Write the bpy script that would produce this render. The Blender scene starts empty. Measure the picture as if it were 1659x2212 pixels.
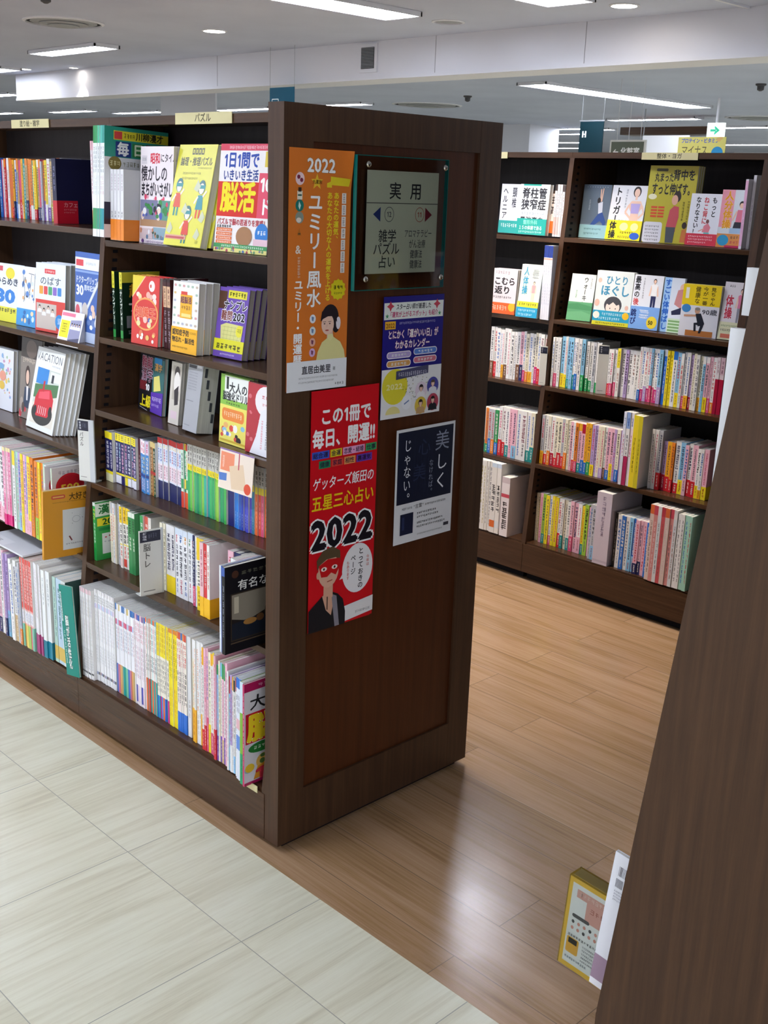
import bpy, math, random
from mathutils import Vector, Matrix
random.seed(11)
scn = bpy.context.scene
COL = scn.collection
PI = math.pi

# ---------------------------------------------------------------- camera
cam_d = bpy.data.cameras.new('camera')
cam = bpy.data.objects.new('camera', cam_d)
COL.objects.link(cam)
_r = Vector((0.7152103, -0.69806504, 0.0343429))
_u = Vector((0.17086806, 0.22228882, 0.95989155))
_f = Vector((0.67770077, 0.68065621, -0.27826027))
cam.matrix_world = Matrix(((_r.x, _u.x, -_f.x, -1.58264), (_r.y, _u.y, -_f.y, -1.92874),
                           (_r.z, _u.z, -_f.z, 1.63302), (0, 0, 0, 1)))
cam_d.sensor_fit = 'VERTICAL'
cam_d.sensor_height = 36.0
cam_d.lens = 2416.19 * 36.0 / 2212.0
cam_d.clip_end = 200
scn.camera = cam

# ---------------------------------------------------------------- view, world
scn.view_settings.view_transform = 'Standard'
scn.view_settings.look = 'None'
scn.view_settings.gamma = 1.0
scn.view_settings.use_curve_mapping = False
scn.view_settings.exposure = 2.38
world = bpy.data.worlds.new('world')
scn.world = world
world.use_nodes = True
world.node_tree.nodes['Background'].inputs[0].default_value = (0.9, 0.93, 1.0, 1)
world.node_tree.nodes['Background'].inputs[1].default_value = 0.28
scn.cycles.use_denoising = True
scn.cycles.max_bounces = 8
scn.cycles.sample_clamp_indirect = 6.0
CEIL = 2.6
TUBE = 13.0        # emission of the fluorescent tubes

# ---------------------------------------------------------------- colours and materials
def lin(c):
    c /= 255.0
    return c / 12.92 if c <= 0.04045 else ((c + 0.055) / 1.055) ** 2.4
_cc = {}
def C(h):
    if not isinstance(h, str):
        return h
    if h not in _cc:
        s = h.lstrip('#')
        if len(s) == 3:
            s = ''.join(a * 2 for a in s)
        _cc[h] = (lin(int(s[0:2], 16)), lin(int(s[2:4], 16)), lin(int(s[4:6], 16)), 1.0)
    return _cc[h]

def new_mat(name, rough=0.5, spec=0.5, color=None, metal=0.0):
    m = bpy.data.materials.new(name)
    m.use_nodes = True
    b = m.node_tree.nodes['Principled BSDF']
    b.inputs['Roughness'].default_value = rough
    b.inputs['Specular IOR Level'].default_value = spec
    b.inputs['Metallic'].default_value = metal
    if color:
        b.inputs['Base Color'].default_value = C(color)
    return m, m.node_tree, b

def print_mat(name, rough, spec):
    m, nt, b = new_mat(name, rough, spec)
    a = nt.nodes.new('ShaderNodeVertexColor')
    a.layer_name = 'Col'
    nt.links.new(a.outputs[0], b.inputs['Base Color'])
    return m
M_PRINT = print_mat('printed_card', 0.32, 0.4)
M_MATTE = print_mat('printed_paper', 0.6, 0.25)

def node(nt, kind, **kw):
    n = nt.nodes.new(kind)
    for k, v in kw.items():
        setattr(n, k, v)
    return n

def coords(nt, scale, swap=None):
    tc = node(nt, 'ShaderNodeTexCoord')
    src = tc.outputs['Object']
    if swap:
        sp = node(nt, 'ShaderNodeSeparateXYZ')
        nt.links.new(src, sp.inputs[0])
        cb = node(nt, 'ShaderNodeCombineXYZ')
        for i, ax in enumerate(swap):
            nt.links.new(sp.outputs['XYZ'.index(ax)], cb.inputs[i])
        src = cb.outputs[0]
    mp = node(nt, 'ShaderNodeMapping')
    mp.inputs['Scale'].default_value = scale
    nt.links.new(src, mp.inputs[0])
    return mp

def ramp(nt, stops):
    r = node(nt, 'ShaderNodeValToRGB')
    el = r.color_ramp.elements
    while len(el) < len(stops):
        el.new(0.5)
    for e, (p, c) in zip(el, stops):
        e.position = p
        e.color = C(c)
    return r

def wood_mat(name, scale, dark, mid, light, rough=0.33):
    m, nt, b = new_mat(name, rough + 0.06, 0.3)
    mp = coords(nt, scale)
    n1 = node(nt, 'ShaderNodeTexNoise')
    n1.inputs['Scale'].default_value = 1.0
    n1.inputs['Detail'].default_value = 7
    n1.inputs['Roughness'].default_value = 0.65
    nt.links.new(mp.outputs[0], n1.inputs['Vector'])
    r = ramp(nt, [(0.28, dark), (0.5, mid), (0.75, light)])
    nt.links.new(n1.outputs['Fac'], r.inputs[0])
    nt.links.new(r.outputs[0], b.inputs['Base Color'])
    bp = node(nt, 'ShaderNodeBump')
    bp.inputs['Strength'].default_value = 0.05
    bp.inputs['Distance'].default_value = 0.002
    nt.links.new(n1.outputs['Fac'], bp.inputs['Height'])
    nt.links.new(bp.outputs[0], b.inputs['Normal'])
    return m
DK, MD, LT = '#3a261a', '#473020', '#543a27'
M_WOODV = wood_mat('dark_laminate_upright', (60, 60, 2.2), DK, MD, LT)
M_WOODH = wood_mat('dark_laminate_level', (50, 2.2, 60), DK, MD, LT, 0.2)
M_PANEL = wood_mat('dark_veneer_panel', (70, 70, 2.0), '#401e0a', '#4b250f', '#552c14', 0.3)
M_BACKP = wood_mat('dark_back_board', (40, 40, 2.5), '#241e20', '#2a2426', '#322a2c', 0.5)

def floor_mat(name, bw, rh, off, origin, swap, stops, grain, mortar, rough, tint, mortar_size=0.004):
    m, nt, b = new_mat(name, rough, 0.5)
    mp = coords(nt, (1, 1, 1), swap)
    mp.inputs['Location'].default_value = origin
    bk = node(nt, 'ShaderNodeTexBrick')
    bk.offset = off
    bk.offset_frequency = 2
    bk.inputs['Scale'].default_value = 1.0
    bk.inputs['Brick Width'].default_value = bw
    bk.inputs['Row Height'].default_value = rh
    bk.inputs['Mortar Size'].default_value = mortar_size / 2
    bk.inputs['Mortar Smooth'].default_value = 0.2
    bk.inputs['Color1'].default_value = (0, 0, 0, 1)
    bk.inputs['Color2'].default_value = (1, 1, 1, 1)
    nt.links.new(mp.outputs[0], bk.inputs['Vector'])
    # grain, shifted from plank to plank
    add = node(nt, 'ShaderNodeVectorMath', operation='MULTIPLY_ADD')
    add.inputs[1].default_value = (7.3, 3.1, 0)
    nt.links.new(bk.outputs['Color'], add.inputs[0])
    nt.links.new(mp.outputs[0], add.inputs[2])
    mp2 = node(nt, 'ShaderNodeMapping')
    mp2.inputs['Scale'].default_value = grain
    nt.links.new(add.outputs[0], mp2.inputs[0])
    n1 = node(nt, 'ShaderNodeTexNoise')
    n1.inputs['Scale'].default_value = 1.0
    n1.inputs['Detail'].default_value = 8
    n1.inputs['Roughness'].default_value = 0.62
    n1.inputs['Distortion'].default_value = 0.6
    nt.links.new(mp2.outputs[0], n1.inputs['Vector'])
    mp3 = node(nt, 'ShaderNodeMapping')
    mp3.inputs['Scale'].default_value = (grain[0] * 1.2, grain[1] * 7, 1)
    nt.links.new(add.outputs[0], mp3.inputs[0])
    n3 = node(nt, 'ShaderNodeTexNoise')
    n3.inputs['Scale'].default_value = 1.0
    n3.inputs['Detail'].default_value = 5
    n3.inputs['Roughness'].default_value = 0.7
    nt.links.new(mp3.outputs[0], n3.inputs['Vector'])
    mm = node(nt, 'ShaderNodeMath', operation='MULTIPLY_ADD')
    mm.inputs[1].default_value = 0.45
    nt.links.new(n3.outputs['Fac'], mm.inputs[0])
    m2 = node(nt, 'ShaderNodeMath', operation='MULTIPLY')
    m2.inputs[1].default_value = 0.55
    nt.links.new(n1.outputs['Fac'], m2.inputs[0])
    nt.links.new(m2.outputs[0], mm.inputs[2])
    r = ramp(nt, stops)
    nt.links.new(mm.outputs[0], r.inputs[0])
    hsv = node(nt, 'ShaderNodeHueSaturation')
    mr = node(nt, 'ShaderNodeMapRange')
    mr.inputs['To Min'].default_value = 1 - tint
    mr.inputs['To Max'].default_value = 1 + tint
    nt.links.new(bk.outputs['Color'], mr.inputs['Value'])
    nt.links.new(mr.outputs[0], hsv.inputs['Value'])
    nt.links.new(r.outputs[0], hsv.inputs['Color'])
    mx = node(nt, 'ShaderNodeMix', data_type='RGBA')
    mx.inputs['B'].default_value = C(mortar)
    nt.links.new(bk.outputs['Fac'], mx.inputs['Factor'])
    nt.links.new(hsv.outputs[0], mx.inputs['A'])
    nt.links.new(mx.outputs['Result'], b.inputs['Base Color'])
    n2 = node(nt, 'ShaderNodeTexNoise')
    n2.inputs['Scale'].default_value = 9.0
    n2.inputs['Detail'].default_value = 4
    nt.links.new(mp.outputs[0], n2.inputs['Vector'])
    mr2 = node(nt, 'ShaderNodeMapRange')
    mr2.inputs['To Min'].default_value = rough * 0.8
    mr2.inputs['To Max'].default_value = rough * 1.25
    nt.links.new(n2.outputs['Fac'], mr2.inputs['Value'])
    nt.links.new(mr2.outputs[0], b.inputs['Roughness'])
    bp = node(nt, 'ShaderNodeBump')
    bp.inputs['Strength'].default_value = 0.25
    bp.inputs['Distance'].default_value = 0.0015
    bp2 = node(nt, 'ShaderNodeBump')
    bp2.inputs['Strength'].default_value = 0.05
    bp2.inputs['Distance'].default_value = 0.01
    nt.links.new(n2.outputs['Fac'], bp2.inputs['Height'])
    nt.links.new(bp2.outputs[0], bp.inputs['Normal'])
    inv = node(nt, 'ShaderNodeMath', operation='SUBTRACT')
    inv.inputs[0].default_value = 1.0
    nt.links.new(bk.outputs['Fac'], inv.inputs[1])
    nt.links.new(inv.outputs[0], bp.inputs['Height'])
    nt.links.new(bp.outputs[0], b.inputs['Normal'])
    return m
M_FLOORW = floor_mat('brown_plank_floor', 0.915, 0.155, 0.34, (0.565, -0.045, 0), 'YXZ',
                     [(0.3, '#7a5c42'), (0.44, '#9d7b56'), (0.52, '#a98665'), (0.66, '#b59575')],
                     (1.4, 16, 1), '#75604a', 0.22, 0.055, 0.0022)
M_FLOORT = floor_mat('pale_plank_tile', 0.469, 0.469, 0.0, (0.277, -0.256, 0), 'XYZ',
                     [(0.3, '#b8b096'), (0.44, '#cfc9af'), (0.54, '#dad6be'), (0.7, '#e3e1cc')],
                     (1.8, 13, 1), '#9c9a8c', 0.34, 0.03, 0.0024)
M_WHITE, _, _ = new_mat('white_paint', 0.6, 0.3, '#d0d1d8')
M_CEIL, nt_, b_ = new_mat('ceiling_board', 0.85, 0.15, '#cfcac6')
n_ = node(nt_, 'ShaderNodeTexNoise'); n_.inputs['Scale'].default_value = 1.3; n_.inputs['Detail'].default_value = 6
mp_ = coords(nt_, (1, 1, 1)); nt_.links.new(mp_.outputs[0], n_.inputs['Vector'])
r_ = ramp(nt_, [(0.3, '#b3b9cc'), (0.7, '#bfc5d6')]); nt_.links.new(n_.outputs['Fac'], r_.inputs[0])
nt_.links.new(r_.outputs[0], b_.inputs['Base Color'])
M_METAL, _, _ = new_mat('brushed_steel', 0.25, 0.5, '#c9c6bd', 1.0)
M_GREYMETAL, _, _ = new_mat('grey_louvre', 0.5, 0.5, '#8d8f93')
M_DARK, _, _ = new_mat('black_recess', 0.7, 0.2, '#15131a')
M_BANNER, _, _ = new_mat('teal_cloth', 0.7, 0.2, '#0a4a58')
M_PAPER, nt_, b_ = new_mat('page_edges', 0.7, 0.2)
w_ = node(nt_, 'ShaderNodeTexNoise'); w_.inputs['Scale'].default_value = 1.0; w_.inputs['Detail'].default_value = 3
mp_ = coords(nt_, (900, 900, 6)); nt_.links.new(mp_.outputs[0], w_.inputs['Vector'])
r_ = ramp(nt_, [(0.3, '#c9c5ba'), (0.7, '#e6e3da')]); nt_.links.new(w_.outputs['Fac'], r_.inputs[0])
nt_.links.new(r_.outputs[0], b_.inputs['Base Color'])

def emit_mat(name, color, s):
    m = bpy.data.materials.new(name)
    m.use_nodes = True
    nt = m.node_tree
    b = nt.nodes['Principled BSDF']
    b.inputs['Base Color'].default_value = C(color)
    b.inputs['Emission Color'].default_value = C(color)
    b.inputs['Emission Strength'].default_value = s
    return m
M_TUBE = emit_mat('fluorescent_tube', '#eaf1ff', TUBE)
M_BULB = emit_mat('downlight_bulb', '#fff4e4', 9.0)
M_EXITW = emit_mat('lit_sign_white', '#f2fff8', 0.2)
M_EXITG = emit_mat('lit_sign_green', '#0fae84', 0.12)

M_ACRYL = bpy.data.materials.new('clear_acrylic')
M_ACRYL.use_nodes = True
nt_ = M_ACRYL.node_tree
nt_.nodes.remove(nt_.nodes['Principled BSDF'])
t_ = node(nt_, 'ShaderNodeBsdfTransparent'); t_.inputs[0].default_value = (0.965, 0.985, 0.975, 1)
g_ = node(nt_, 'ShaderNodeBsdfGlossy'); g_.inputs['Roughness'].default_value = 0.03
fr_ = node(nt_, 'ShaderNodeFresnel'); fr_.inputs[0].default_value = 1.49
mx_ = node(nt_, 'ShaderNodeMixShader')
nt_.links.new(fr_.outputs[0], mx_.inputs[0]); nt_.links.new(t_.outputs[0], mx_.inputs[1]); nt_.links.new(g_.outputs[0], mx_.inputs[2])
nt_.links.new(mx_.outputs[0], nt_.nodes['Material Output'].inputs[0])
M_ACEDGE, _, _ = new_mat('acrylic_edge', 0.15, 0.6, '#1d8a84')

# ---------------------------------------------------------------- tags
def tag(o, label, cat, group=None):
    o['label'] = label
    o['category'] = cat
    if group:
        o['group'] = group
    return o
def structure(o):
    o['kind'] = 'structure'
    return o

# ---------------------------------------------------------------- coloured mesh builder
class PM:
    def __init__(s):
        s.v, s.f, s.c, s.m = [], [], [], []
    def face(s, pts, col='#fff', m=0):
        n = len(s.v)
        s.v += [tuple(p) for p in pts]
        s.f.append(tuple(range(n, n + len(pts))))
        s.c.append(C(col)); s.m.append(m)
    def box(s, x0, y0, z0, x1, y1, z1, col='#fff', m=0):
        n = len(s.v)
        s.v += [(x0, y0, z0), (x1, y0, z0), (x1, y1, z0), (x0, y1, z0), (x0, y0, z1), (x1, y0, z1), (x1, y1, z1), (x0, y1, z1)]
        for q in ((0, 3, 2, 1), (4, 5, 6, 7), (0, 1, 5, 4), (1, 2, 6, 5), (2, 3, 7, 6), (3, 0, 4, 7)):
            s.f.append(tuple(n + i for i in q)); s.c.append(C(col)); s.m.append(m)
    def prism(s, poly, axis, a, b, col='#fff', m=0):
        """2D polygon pushed along an axis from a to b"""
        n = len(s.v); k = len(poly)
        def P(u, w, t):
            return {'x': (t, u, w), 'y': (u, t, w), 'z': (u, w, t)}[axis]
        s.v += [P(u, w, a) for u, w in poly] + [P(u, w, b) for u, w in poly]
        s.f.append(tuple(range(n + k - 1, n - 1, -1))); s.f.append(tuple(range(n + k, n + 2 * k)))
        for i in range(k):
            j = (i + 1) % k
            s.f.append((n + i, n + j, n + k + j, n + k + i))
        s.c += [C(col)] * (k + 2); s.m += [m] * (k + 2)
    def lathe(s, prof, cx, cy, z0, n=24, col='#fff', m=0, sgn=1):
        """profile of (radius, height) turned about a vertical line"""
        b = len(s.v)
        for r, h in prof:
            for i in range(n):
                a = 2 * PI * i / n
                s.v.append((cx + r * math.cos(a), cy + r * math.sin(a), z0 + h * sgn))
        for j in range(len(prof) - 1):
            for i in range(n):
                k = (i + 1) % n
                s.f.append((b + j * n + i, b + j * n + k, b + (j + 1) * n + k, b + (j + 1) * n + i))
                s.c.append(C(col)); s.m.append(m)
        for j in (0, len(prof) - 1):
            s.f.append(tuple(b + j * n + i for i in range(n))); s.c.append(C(col)); s.m.append(m)
    def art(s, A, O, U, V, N, scale, m=0, off=0.00015, step=0.000014, warp=None, sv=None):
        O, U, V, N = Vector(O), Vector(U), Vector(V), Vector(N)
        for k, (pts, faces, col) in enumerate(A.items):
            n = len(s.v)
            d = off + step * k
            for x, y in pts:
                x = min(max(x, 0.0), A.w); y = min(max(y, 0.0), A.h)
                e = d + (warp(x, y) if warp else 0)
                s.v.append(tuple(O + U * (x * scale) + V * (y * (sv or scale)) + N * e))
            for f in faces:
                s.f.append(tuple(n + i for i in f)); s.c.append(C(col)); s.m.append(m)
    def build(s, name, mats, parent=None, loc=None, rot=None):
        me = bpy.data.meshes.new(name)
        me.from_pydata(s.v, [], s.f)
        if not isinstance(mats, (list, tuple)):
            mats = [mats]
        for x in mats:
            me.materials.append(x)
        if len(mats) > 1:
            me.polygons.foreach_set('material_index', s.m)
        at = me.color_attributes.new('Col', 'FLOAT_COLOR', 'CORNER')
        buf = []
        for f, c in zip(s.f, s.c):
            buf.extend(c * len(f))
        at.data.foreach_set('color', buf)
        me.update()
        o = bpy.data.objects.new(name, me)
        COL.objects.link(o)
        if parent:
            o.parent = parent
        if loc:
            o.location = loc
        if rot:
            o.rotation_euler = rot
        return o

def empty(name, loc=(0, 0, 0), rot=(0, 0, 0)):
    o = bpy.data.objects.new(name, None)
    o.empty_display_size = 0.05
    COL.objects.link(o)
    o.location = loc; o.rotation_euler = rot
    return o

# ---------------------------------------------------------------- flat artwork
_fc = bpy.data.curves.new('lettering', 'FONT')
_fc.resolution_u = 2
_fo = bpy.data.objects.new('lettering', _fc)
_gl = {}
def glyph(ch):
    if ch not in _gl:
        if ch == '1':
            p = [(0.33, 0.0), (0.33, 0.68), (0.25, 0.68), (0.08, 0.56), (0.08, 0.46), (0.235, 0.56), (0.235, 0.0)]
            _gl[ch] = (p, [tuple(range(7))], 0.45)
        else:
            _fc.body = ch
            me = _fo.to_mesh()
            pts = [(v.co.x, v.co.y) for v in me.vertices]
            fs = [tuple(p.vertices) for p in me.polygons]
            _fo.to_mesh_clear()
            adv = 1.0 if ord(ch) > 0x2fff else (max([p[0] for p in pts] or [0.25]) + 0.06)
            _gl[ch] = (pts, fs, adv)
    return _gl[ch]

class Art:
    """Flat artwork. The page is 100 units wide, y runs down."""
    def __init__(s, h, bg=None, w=100.0):
        s.w, s.h, s.items = w, h, []
        if bg:
            s.rect(0, 0, w, h, bg)
    def poly(s, pts, col):
        s.items.append((list(pts), [tuple(range(len(pts)))], col)); return s
    def rect(s, x, y, w, h, col):
        return s.poly([(x, y), (x + w, y), (x + w, y + h), (x, y + h)], col)
    def grid(s, x, y, w, h, nx, ny, col):
        pts = [(x + w * i / nx, y + h * j / ny) for j in range(ny + 1) for i in range(nx + 1)]
        s.items.append((pts, [(j * (nx + 1) + i, j * (nx + 1) + i + 1, (j + 1) * (nx + 1) + i + 1, (j + 1) * (nx + 1) + i) for j in range(ny) for i in range(nx)], col)); return s
    def rrect(s, x, y, w, h, r, col):
        p = []
        for cx, cy, a0 in ((x + w - r, y + r, -90), (x + w - r, y + h - r, 0), (x + r, y + h - r, 90), (x + r, y + r, 180)):
            for i in range(5):
                a = math.radians(a0 + i * 22.5)
                p.append((cx + r * math.cos(a), cy + r * math.sin(a)))
        return s.poly(p, col)
    def ell(s, cx, cy, rx, ry, col, n=20, a0=0, a1=360):
        return s.poly([(cx + rx * math.cos(math.radians(a0 + (a1 - a0) * i / n)), cy + ry * math.sin(math.radians(a0 + (a1 - a0) * i / n))) for i in range(n + (a1 - a0 < 360))], col)
    def star(s, cx, cy, r, col, n=5, q=0.42):
        return s.poly([(cx + (r if i % 2 == 0 else r * q) * math.sin(PI * i / n), cy - (r if i % 2 == 0 else r * q) * math.cos(PI * i / n)) for i in range(2 * n)], col)
    def line(s, x0, y0, x1, y1, t, col):
        dx, dy = x1 - x0, y1 - y0
        L = math.hypot(dx, dy) or 1
        nx, ny = -dy / L * t / 2, dx / L * t / 2
        return s.poly([(x0 + nx, y0 + ny), (x1 + nx, y1 + ny), (x1 - nx, y1 - ny), (x0 - nx, y0 - ny)], col)
    def txt(s, t, x, y, size, col, bold=0.0, v=False, fit=None, ol=None, olw=0.09, sx=1.0, slant=0.0):
        """horizontal text with its top-left at x, y; vertical text (v) with its top-centre at x, y"""
        cells = []
        if not t:
            return s
        if v:
            stp = size if fit is None else fit / len(t)
            for i, ch in enumerate(t):
                cells.append((ch, x - size * sx / 2, y + stp * i, sx, stp / size))
        else:
            adv = [glyph(ch)[2] * size * sx for ch in t]
            k = 1.0 if fit is None else fit / sum(adv)
            cx = x
            for ch, a in zip(t, adv):
                cells.append((ch, cx, y, sx * k, 1.0))
                cx += a * k
        def lay(offs, c):
            for of in offs:
                one(of, c)
        def one(of, c):
            pts, faces = [], []
            ox, oy = of
            for ch, px, py, kx, ky in cells:
                g, fs, adv = glyph(ch)
                if not g:
                    continue
                rot = v and ch in 'ー―…'
                cen = v and ord(ch) < 0x2fff
                n = len(pts)
                for gx, gy in g:
                    if rot:
                        gx, gy = 0.12 + gy, 0.88 - gx
                    if cen:
                        gx += (1 - adv) / 2
                    if v and ch in '、。':
                        gx, gy = gx + 0.55, gy + 0.5
                    pts.append((px + (gx + ox + slant * gy) * size * kx, py + (0.88 - gy + oy) * size * ky))
                faces += [tuple(n + i for i in f) for f in fs]
            if pts:
                s.items.append((pts, faces, c))
        if ol:
            lay([(olw * math.cos(a * PI / 4), olw * math.sin(a * PI / 4)) for a in range(8)], ol)
        b = bold
        lay([(0, 0)] if not b else [(0, 0), (b, 0), (-b, 0), (0, b), (0, -b)], col)
        return s
    def ps(s, x, y, w, h, n, col, v=False, rnd=None, den=1.0):
        """rows of unreadable small print: n little marks along a strip"""
        R = rnd or random
        pts, faces = [], []
        def q(x0, y0, x1, y1):
            k = len(pts)
            pts.extend([(x0, y0), (x1, y0), (x1, y1), (x0, y1)])
            faces.append((k, k + 1, k + 2, k + 3))
        for i in range(n):
            cw, ch = (w, h / n) if v else (w / n, h)
            cx, cy = (x, y + i * h / n) if v else (x + i * w / n, y)
            a, b, c, d = cx + cw * .1, cy + ch * .1, cx + cw * .9, cy + ch * .9
            t = min(cw, ch) * 0.13 * den
            for k in range(R.choice((2, 3))):
                yy = b + (d - b) * (k + R.random() * .6) / 2.6
                q(a + R.random() * cw * .15, yy, c - R.random() * cw * .15, yy + t)
            for k in range(R.choice((1, 2))):
                xx = a + (c - a) * (0.15 + R.random() * .7)
                q(xx, b + R.random() * ch * .2, xx + t, d)
        s.items.append((pts, faces, col))
        return s
    def blobs(s, x, y, w, h, n, cols, r0, r1):
        for i in range(n):
            r = random.uniform(r0, r1)
            s.ell(x + random.random() * w, y + random.random() * h, r, r * random.uniform(.6, 1.2), random.choice(cols), 10)
        return s
    def bust(s, cx, y, w, skin, hair, cloth, face=True):
        """head and shoulders, w = shoulder width, y = top of head"""
        hw = w * 0.2
        s.ell(cx, y + hw * 1.25, hw * 1.25, hw * 1.35, hair)
        s.rect(cx - hw * .4, y + hw * 2.1, hw * .8, hw * 1.0, skin)
        s.poly([(cx - w / 2, y + hw * 5.6), (cx - w * .44, y + hw * 3.4), (cx - w * .2, y + hw * 2.75), (cx - hw * .4, y + hw * 2.7), (cx, y + hw * 3.1), (cx + hw * .4, y + hw * 2.7), (cx + w * .2, y + hw * 2.75), (cx + w * .44, y + hw * 3.4), (cx + w / 2, y + hw * 5.6)], cloth)
        s.ell(cx, y + hw * 1.5, hw * .88, hw * 1.12, skin)
        s.ell(cx, y + hw * .62, hw * 1.0, hw * .5, hair)
        if face:
            for k in (-1, 1):
                s.ell(cx + k * hw * .38, y + hw * 1.5, hw * .13, hw * .08, '#2a1b18', 8)
            s.ell(cx, y + hw * 2.1, hw * .26, hw * .08, '#b5524a', 8)
        return s
    def figure(s, cx, y, h, skin, hair, top, legs, pose=0):
        """standing person h tall"""
        u = h / 8.0
        s.poly([(cx - u * .75, y + u * 4), (cx + u * .75, y + u * 4), (cx + u * .7, y + u * 7.6), (cx + u * .15, y + u * 7.6), (cx, y + u * 4.8), (cx - u * .15, y + u * 7.6), (cx - u * .7, y + u * 7.6)], legs)
        for k in (-1, 1):
            s.ell(cx + k * u * .45, y + u * 7.75, u * .32, u * .2, skin, 10)
        if pose == 0:
            for k in (-1, 1):
                s.line(cx + k * u * .85, y + u * 1.7, cx + k * u * 1.25, y + u * 4.2, u * .4, skin)
        elif pose == 1:
            for k in (-1, 1):
                s.line(cx + k * u * .8, y + u * 1.7, cx + k * u * 1.8, y + u * 2.9, u * .4, skin)
                s.line(cx + k * u * 1.8, y + u * 2.9, cx + k * u * .7, y + u * 3.8, u * .36, skin)
        else:
            for k in (-1, 1):
                s.line(cx + k * u * .7, y + u * 1.7, cx + k * u * .35, y - u * .9, u * .4, skin)
        s.poly([(cx - u * .95, y + u * 1.5), (cx - u * .3, y + u * 1.2), (cx + u * .3, y + u * 1.2), (cx + u * .95, y + u * 1.5), (cx + u * .72, y + u * 3), (cx + u * .8, y + u * 4.2), (cx - u * .8, y + u * 4.2), (cx - u * .72, y + u * 3)], top)
        s.rect(cx - u * .2, y + u * .9, u * .4, u * .45, skin)
        s.ell(cx, y + u * .5, u * .48, u * .58, hair)
        s.ell(cx, y + u * .6, u * .36, u * .42, skin)
        return s

# ================================================================ ROOM
def slab(name, x0, y0, x1, y1, z, mat, t=0.05, up=False):
    p = PM(); p.box(x0, y0, z, x1, y1, z + t) if up else p.box(x0, y0, z - t, x1, y1, z)
    return structure(p.build(name, mat))
slab('floor_wood', -0.043, -7, 3.3, 26, 0.0, M_FLOORW)
slab('floor_hall', 3.3, -7, 26, 26, 0.0, M_FLOORT)
slab('floor_tile', -7, -7, -0.043, 26, 0.0, M_FLOORT)
slab('ceiling', -7, -7, 26, 26, CEIL, M_CEIL, up=True)
p = PM(); p.box(25.9, -7, 0, 26, 26, CEIL); structure(p.build('wall_far', M_WHITE))
p = PM(); p.box(-7, 25.9, 0, 25.9, 26, CEIL); structure(p.build('wall_end', M_WHITE))
p = PM(); p.box(4.15, -3, 2.352, 4.42, 9.31, CEIL)
p.box(4.143, -3, 2.352, 4.15, 9.31, 2.372)
structure(p.build('ceiling_beam', M_WHITE))
p = PM(); p.box(12.0, 8.97, 0, 12.7, 9.5, CEIL); p.box(11.985, 8.96, 0, 12.0, 9.0, CEIL)
structure(p.build('pillar', M_WHITE))
p = PM(); p.box(11.0, 5.46, 2.38, 11.3, 6.71, 2.47); structure(p.build('trim_1', M_WOODH))
p = PM(); p.box(-3, 1.27, 2.588, 4.143, 1.29, 2.6); structure(p.build('trim_2', M_WHITE))
p = PM()
for y_ in (5.9, 3.5, 2.3):
    p.box(4.1485, y_, 2.372, 4.15, y_ + 0.004, 2.6)
structure(p.build('trim_3', M_GREYMETAL))

# ---------------------------------------------------------------- ceiling lights
def ceiling_light(x0, y0, x1, y1, label, tubes=1, group=None, w=0.22, lip=-0.027):
    """trough light from one end to the other, along x or y"""
    root = empty('ceiling_light', ((x0 + x1) / 2, (y0 + y1) / 2, CEIL))
    L = max(abs(x1 - x0), abs(y1 - y0))
    ax = abs(x1 - x0) > abs(y1 - y0)
    def B(p, a0, b0, z0, a1, b1, z1):
        p.box(a0, b0, z0, a1, b1, z1) if ax else p.box(b0, a0, z0, b1, a1, z1)
    p = PM(); h = w / 2
    B(p, -L / 2, -h, -0.004, L / 2, h, -0.001)
    for s in (-1, 1):
        B(p, -L / 2, min(s * h, s * (h - .012)), lip, L / 2, max(s * h, s * (h - .012)), -0.004)
        B(p, min(s * L / 2, s * (L / 2 - .012)), -h, lip, max(s * L / 2, s * (L / 2 - .012)), h, -0.004)
    p.build('housing', M_WHITE, root)
    n = 1 if L < 2 else 2
    for k in range(n):
        for t in range(tubes):
            p = PM()
            a0 = -L / 2 + 0.03 + k * L / n; a1 = a0 + L / n - 0.06
            c = (t - (tubes - 1) / 2) * 0.09
            pr = [(c + 0.03 * math.cos(PI * i / 6), -0.004 - 0.026 * math.sin(PI * i / 6)) for i in range(7)]
            if ax:
                p.prism(pr, 'x', a0, a1)
            else:
                p.prism(pr, 'y', a0, a1)
            p.build('tube', M_TUBE, root)
    tag(root, label, 'ceiling light', group)
    return root
G = 'ceiling trough lights'
ceiling_light(3.23, 6.03, 3.23, 7.07, 'trough light on the near ceiling, above the empty stretch of white beam', 1, G)
ceiling_light(3.72, 8.55, 3.72, 9.75, 'trough light in front of the free end of the white beam', 1, G)
ceiling_light(5.36, 11.7, 5.36, 12.9, 'trough light seen just past the free end of the white beam', 1, G)
ceiling_light(7.42, 15.7, 7.42, 16.95, 'farthest trough light past the end of the white beam', 1, G)
ceiling_light(7.57, 13.7, 7.57, 14.85, 'trough light under the beam, above the yellow card reading colouring', 1, G)
ceiling_light(8.09, 12.6, 8.09, 13.85, 'trough light under the beam, beside the white hanging board', 1, G)
ceiling_light(8.2, 10.2, 8.2, 11.4, 'trough light peeking out beside the teal banner over the bookcase corner', 1, G)
ceiling_light(8.08, 8.3, 8.08, 9.45, 'trough light grazing the top of the dark end panel', 1, G)
ceiling_light(2.1, 3.02, 3.36, 3.02, 'big trough light nearest overhead, cut by the top of the view', 2, G, 0.3)
ceiling_light(6.9, 4.9, 9.8, 4.9, 'long double trough light beyond the beam, over the health bookcase', 1, G, 0.34)
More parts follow.
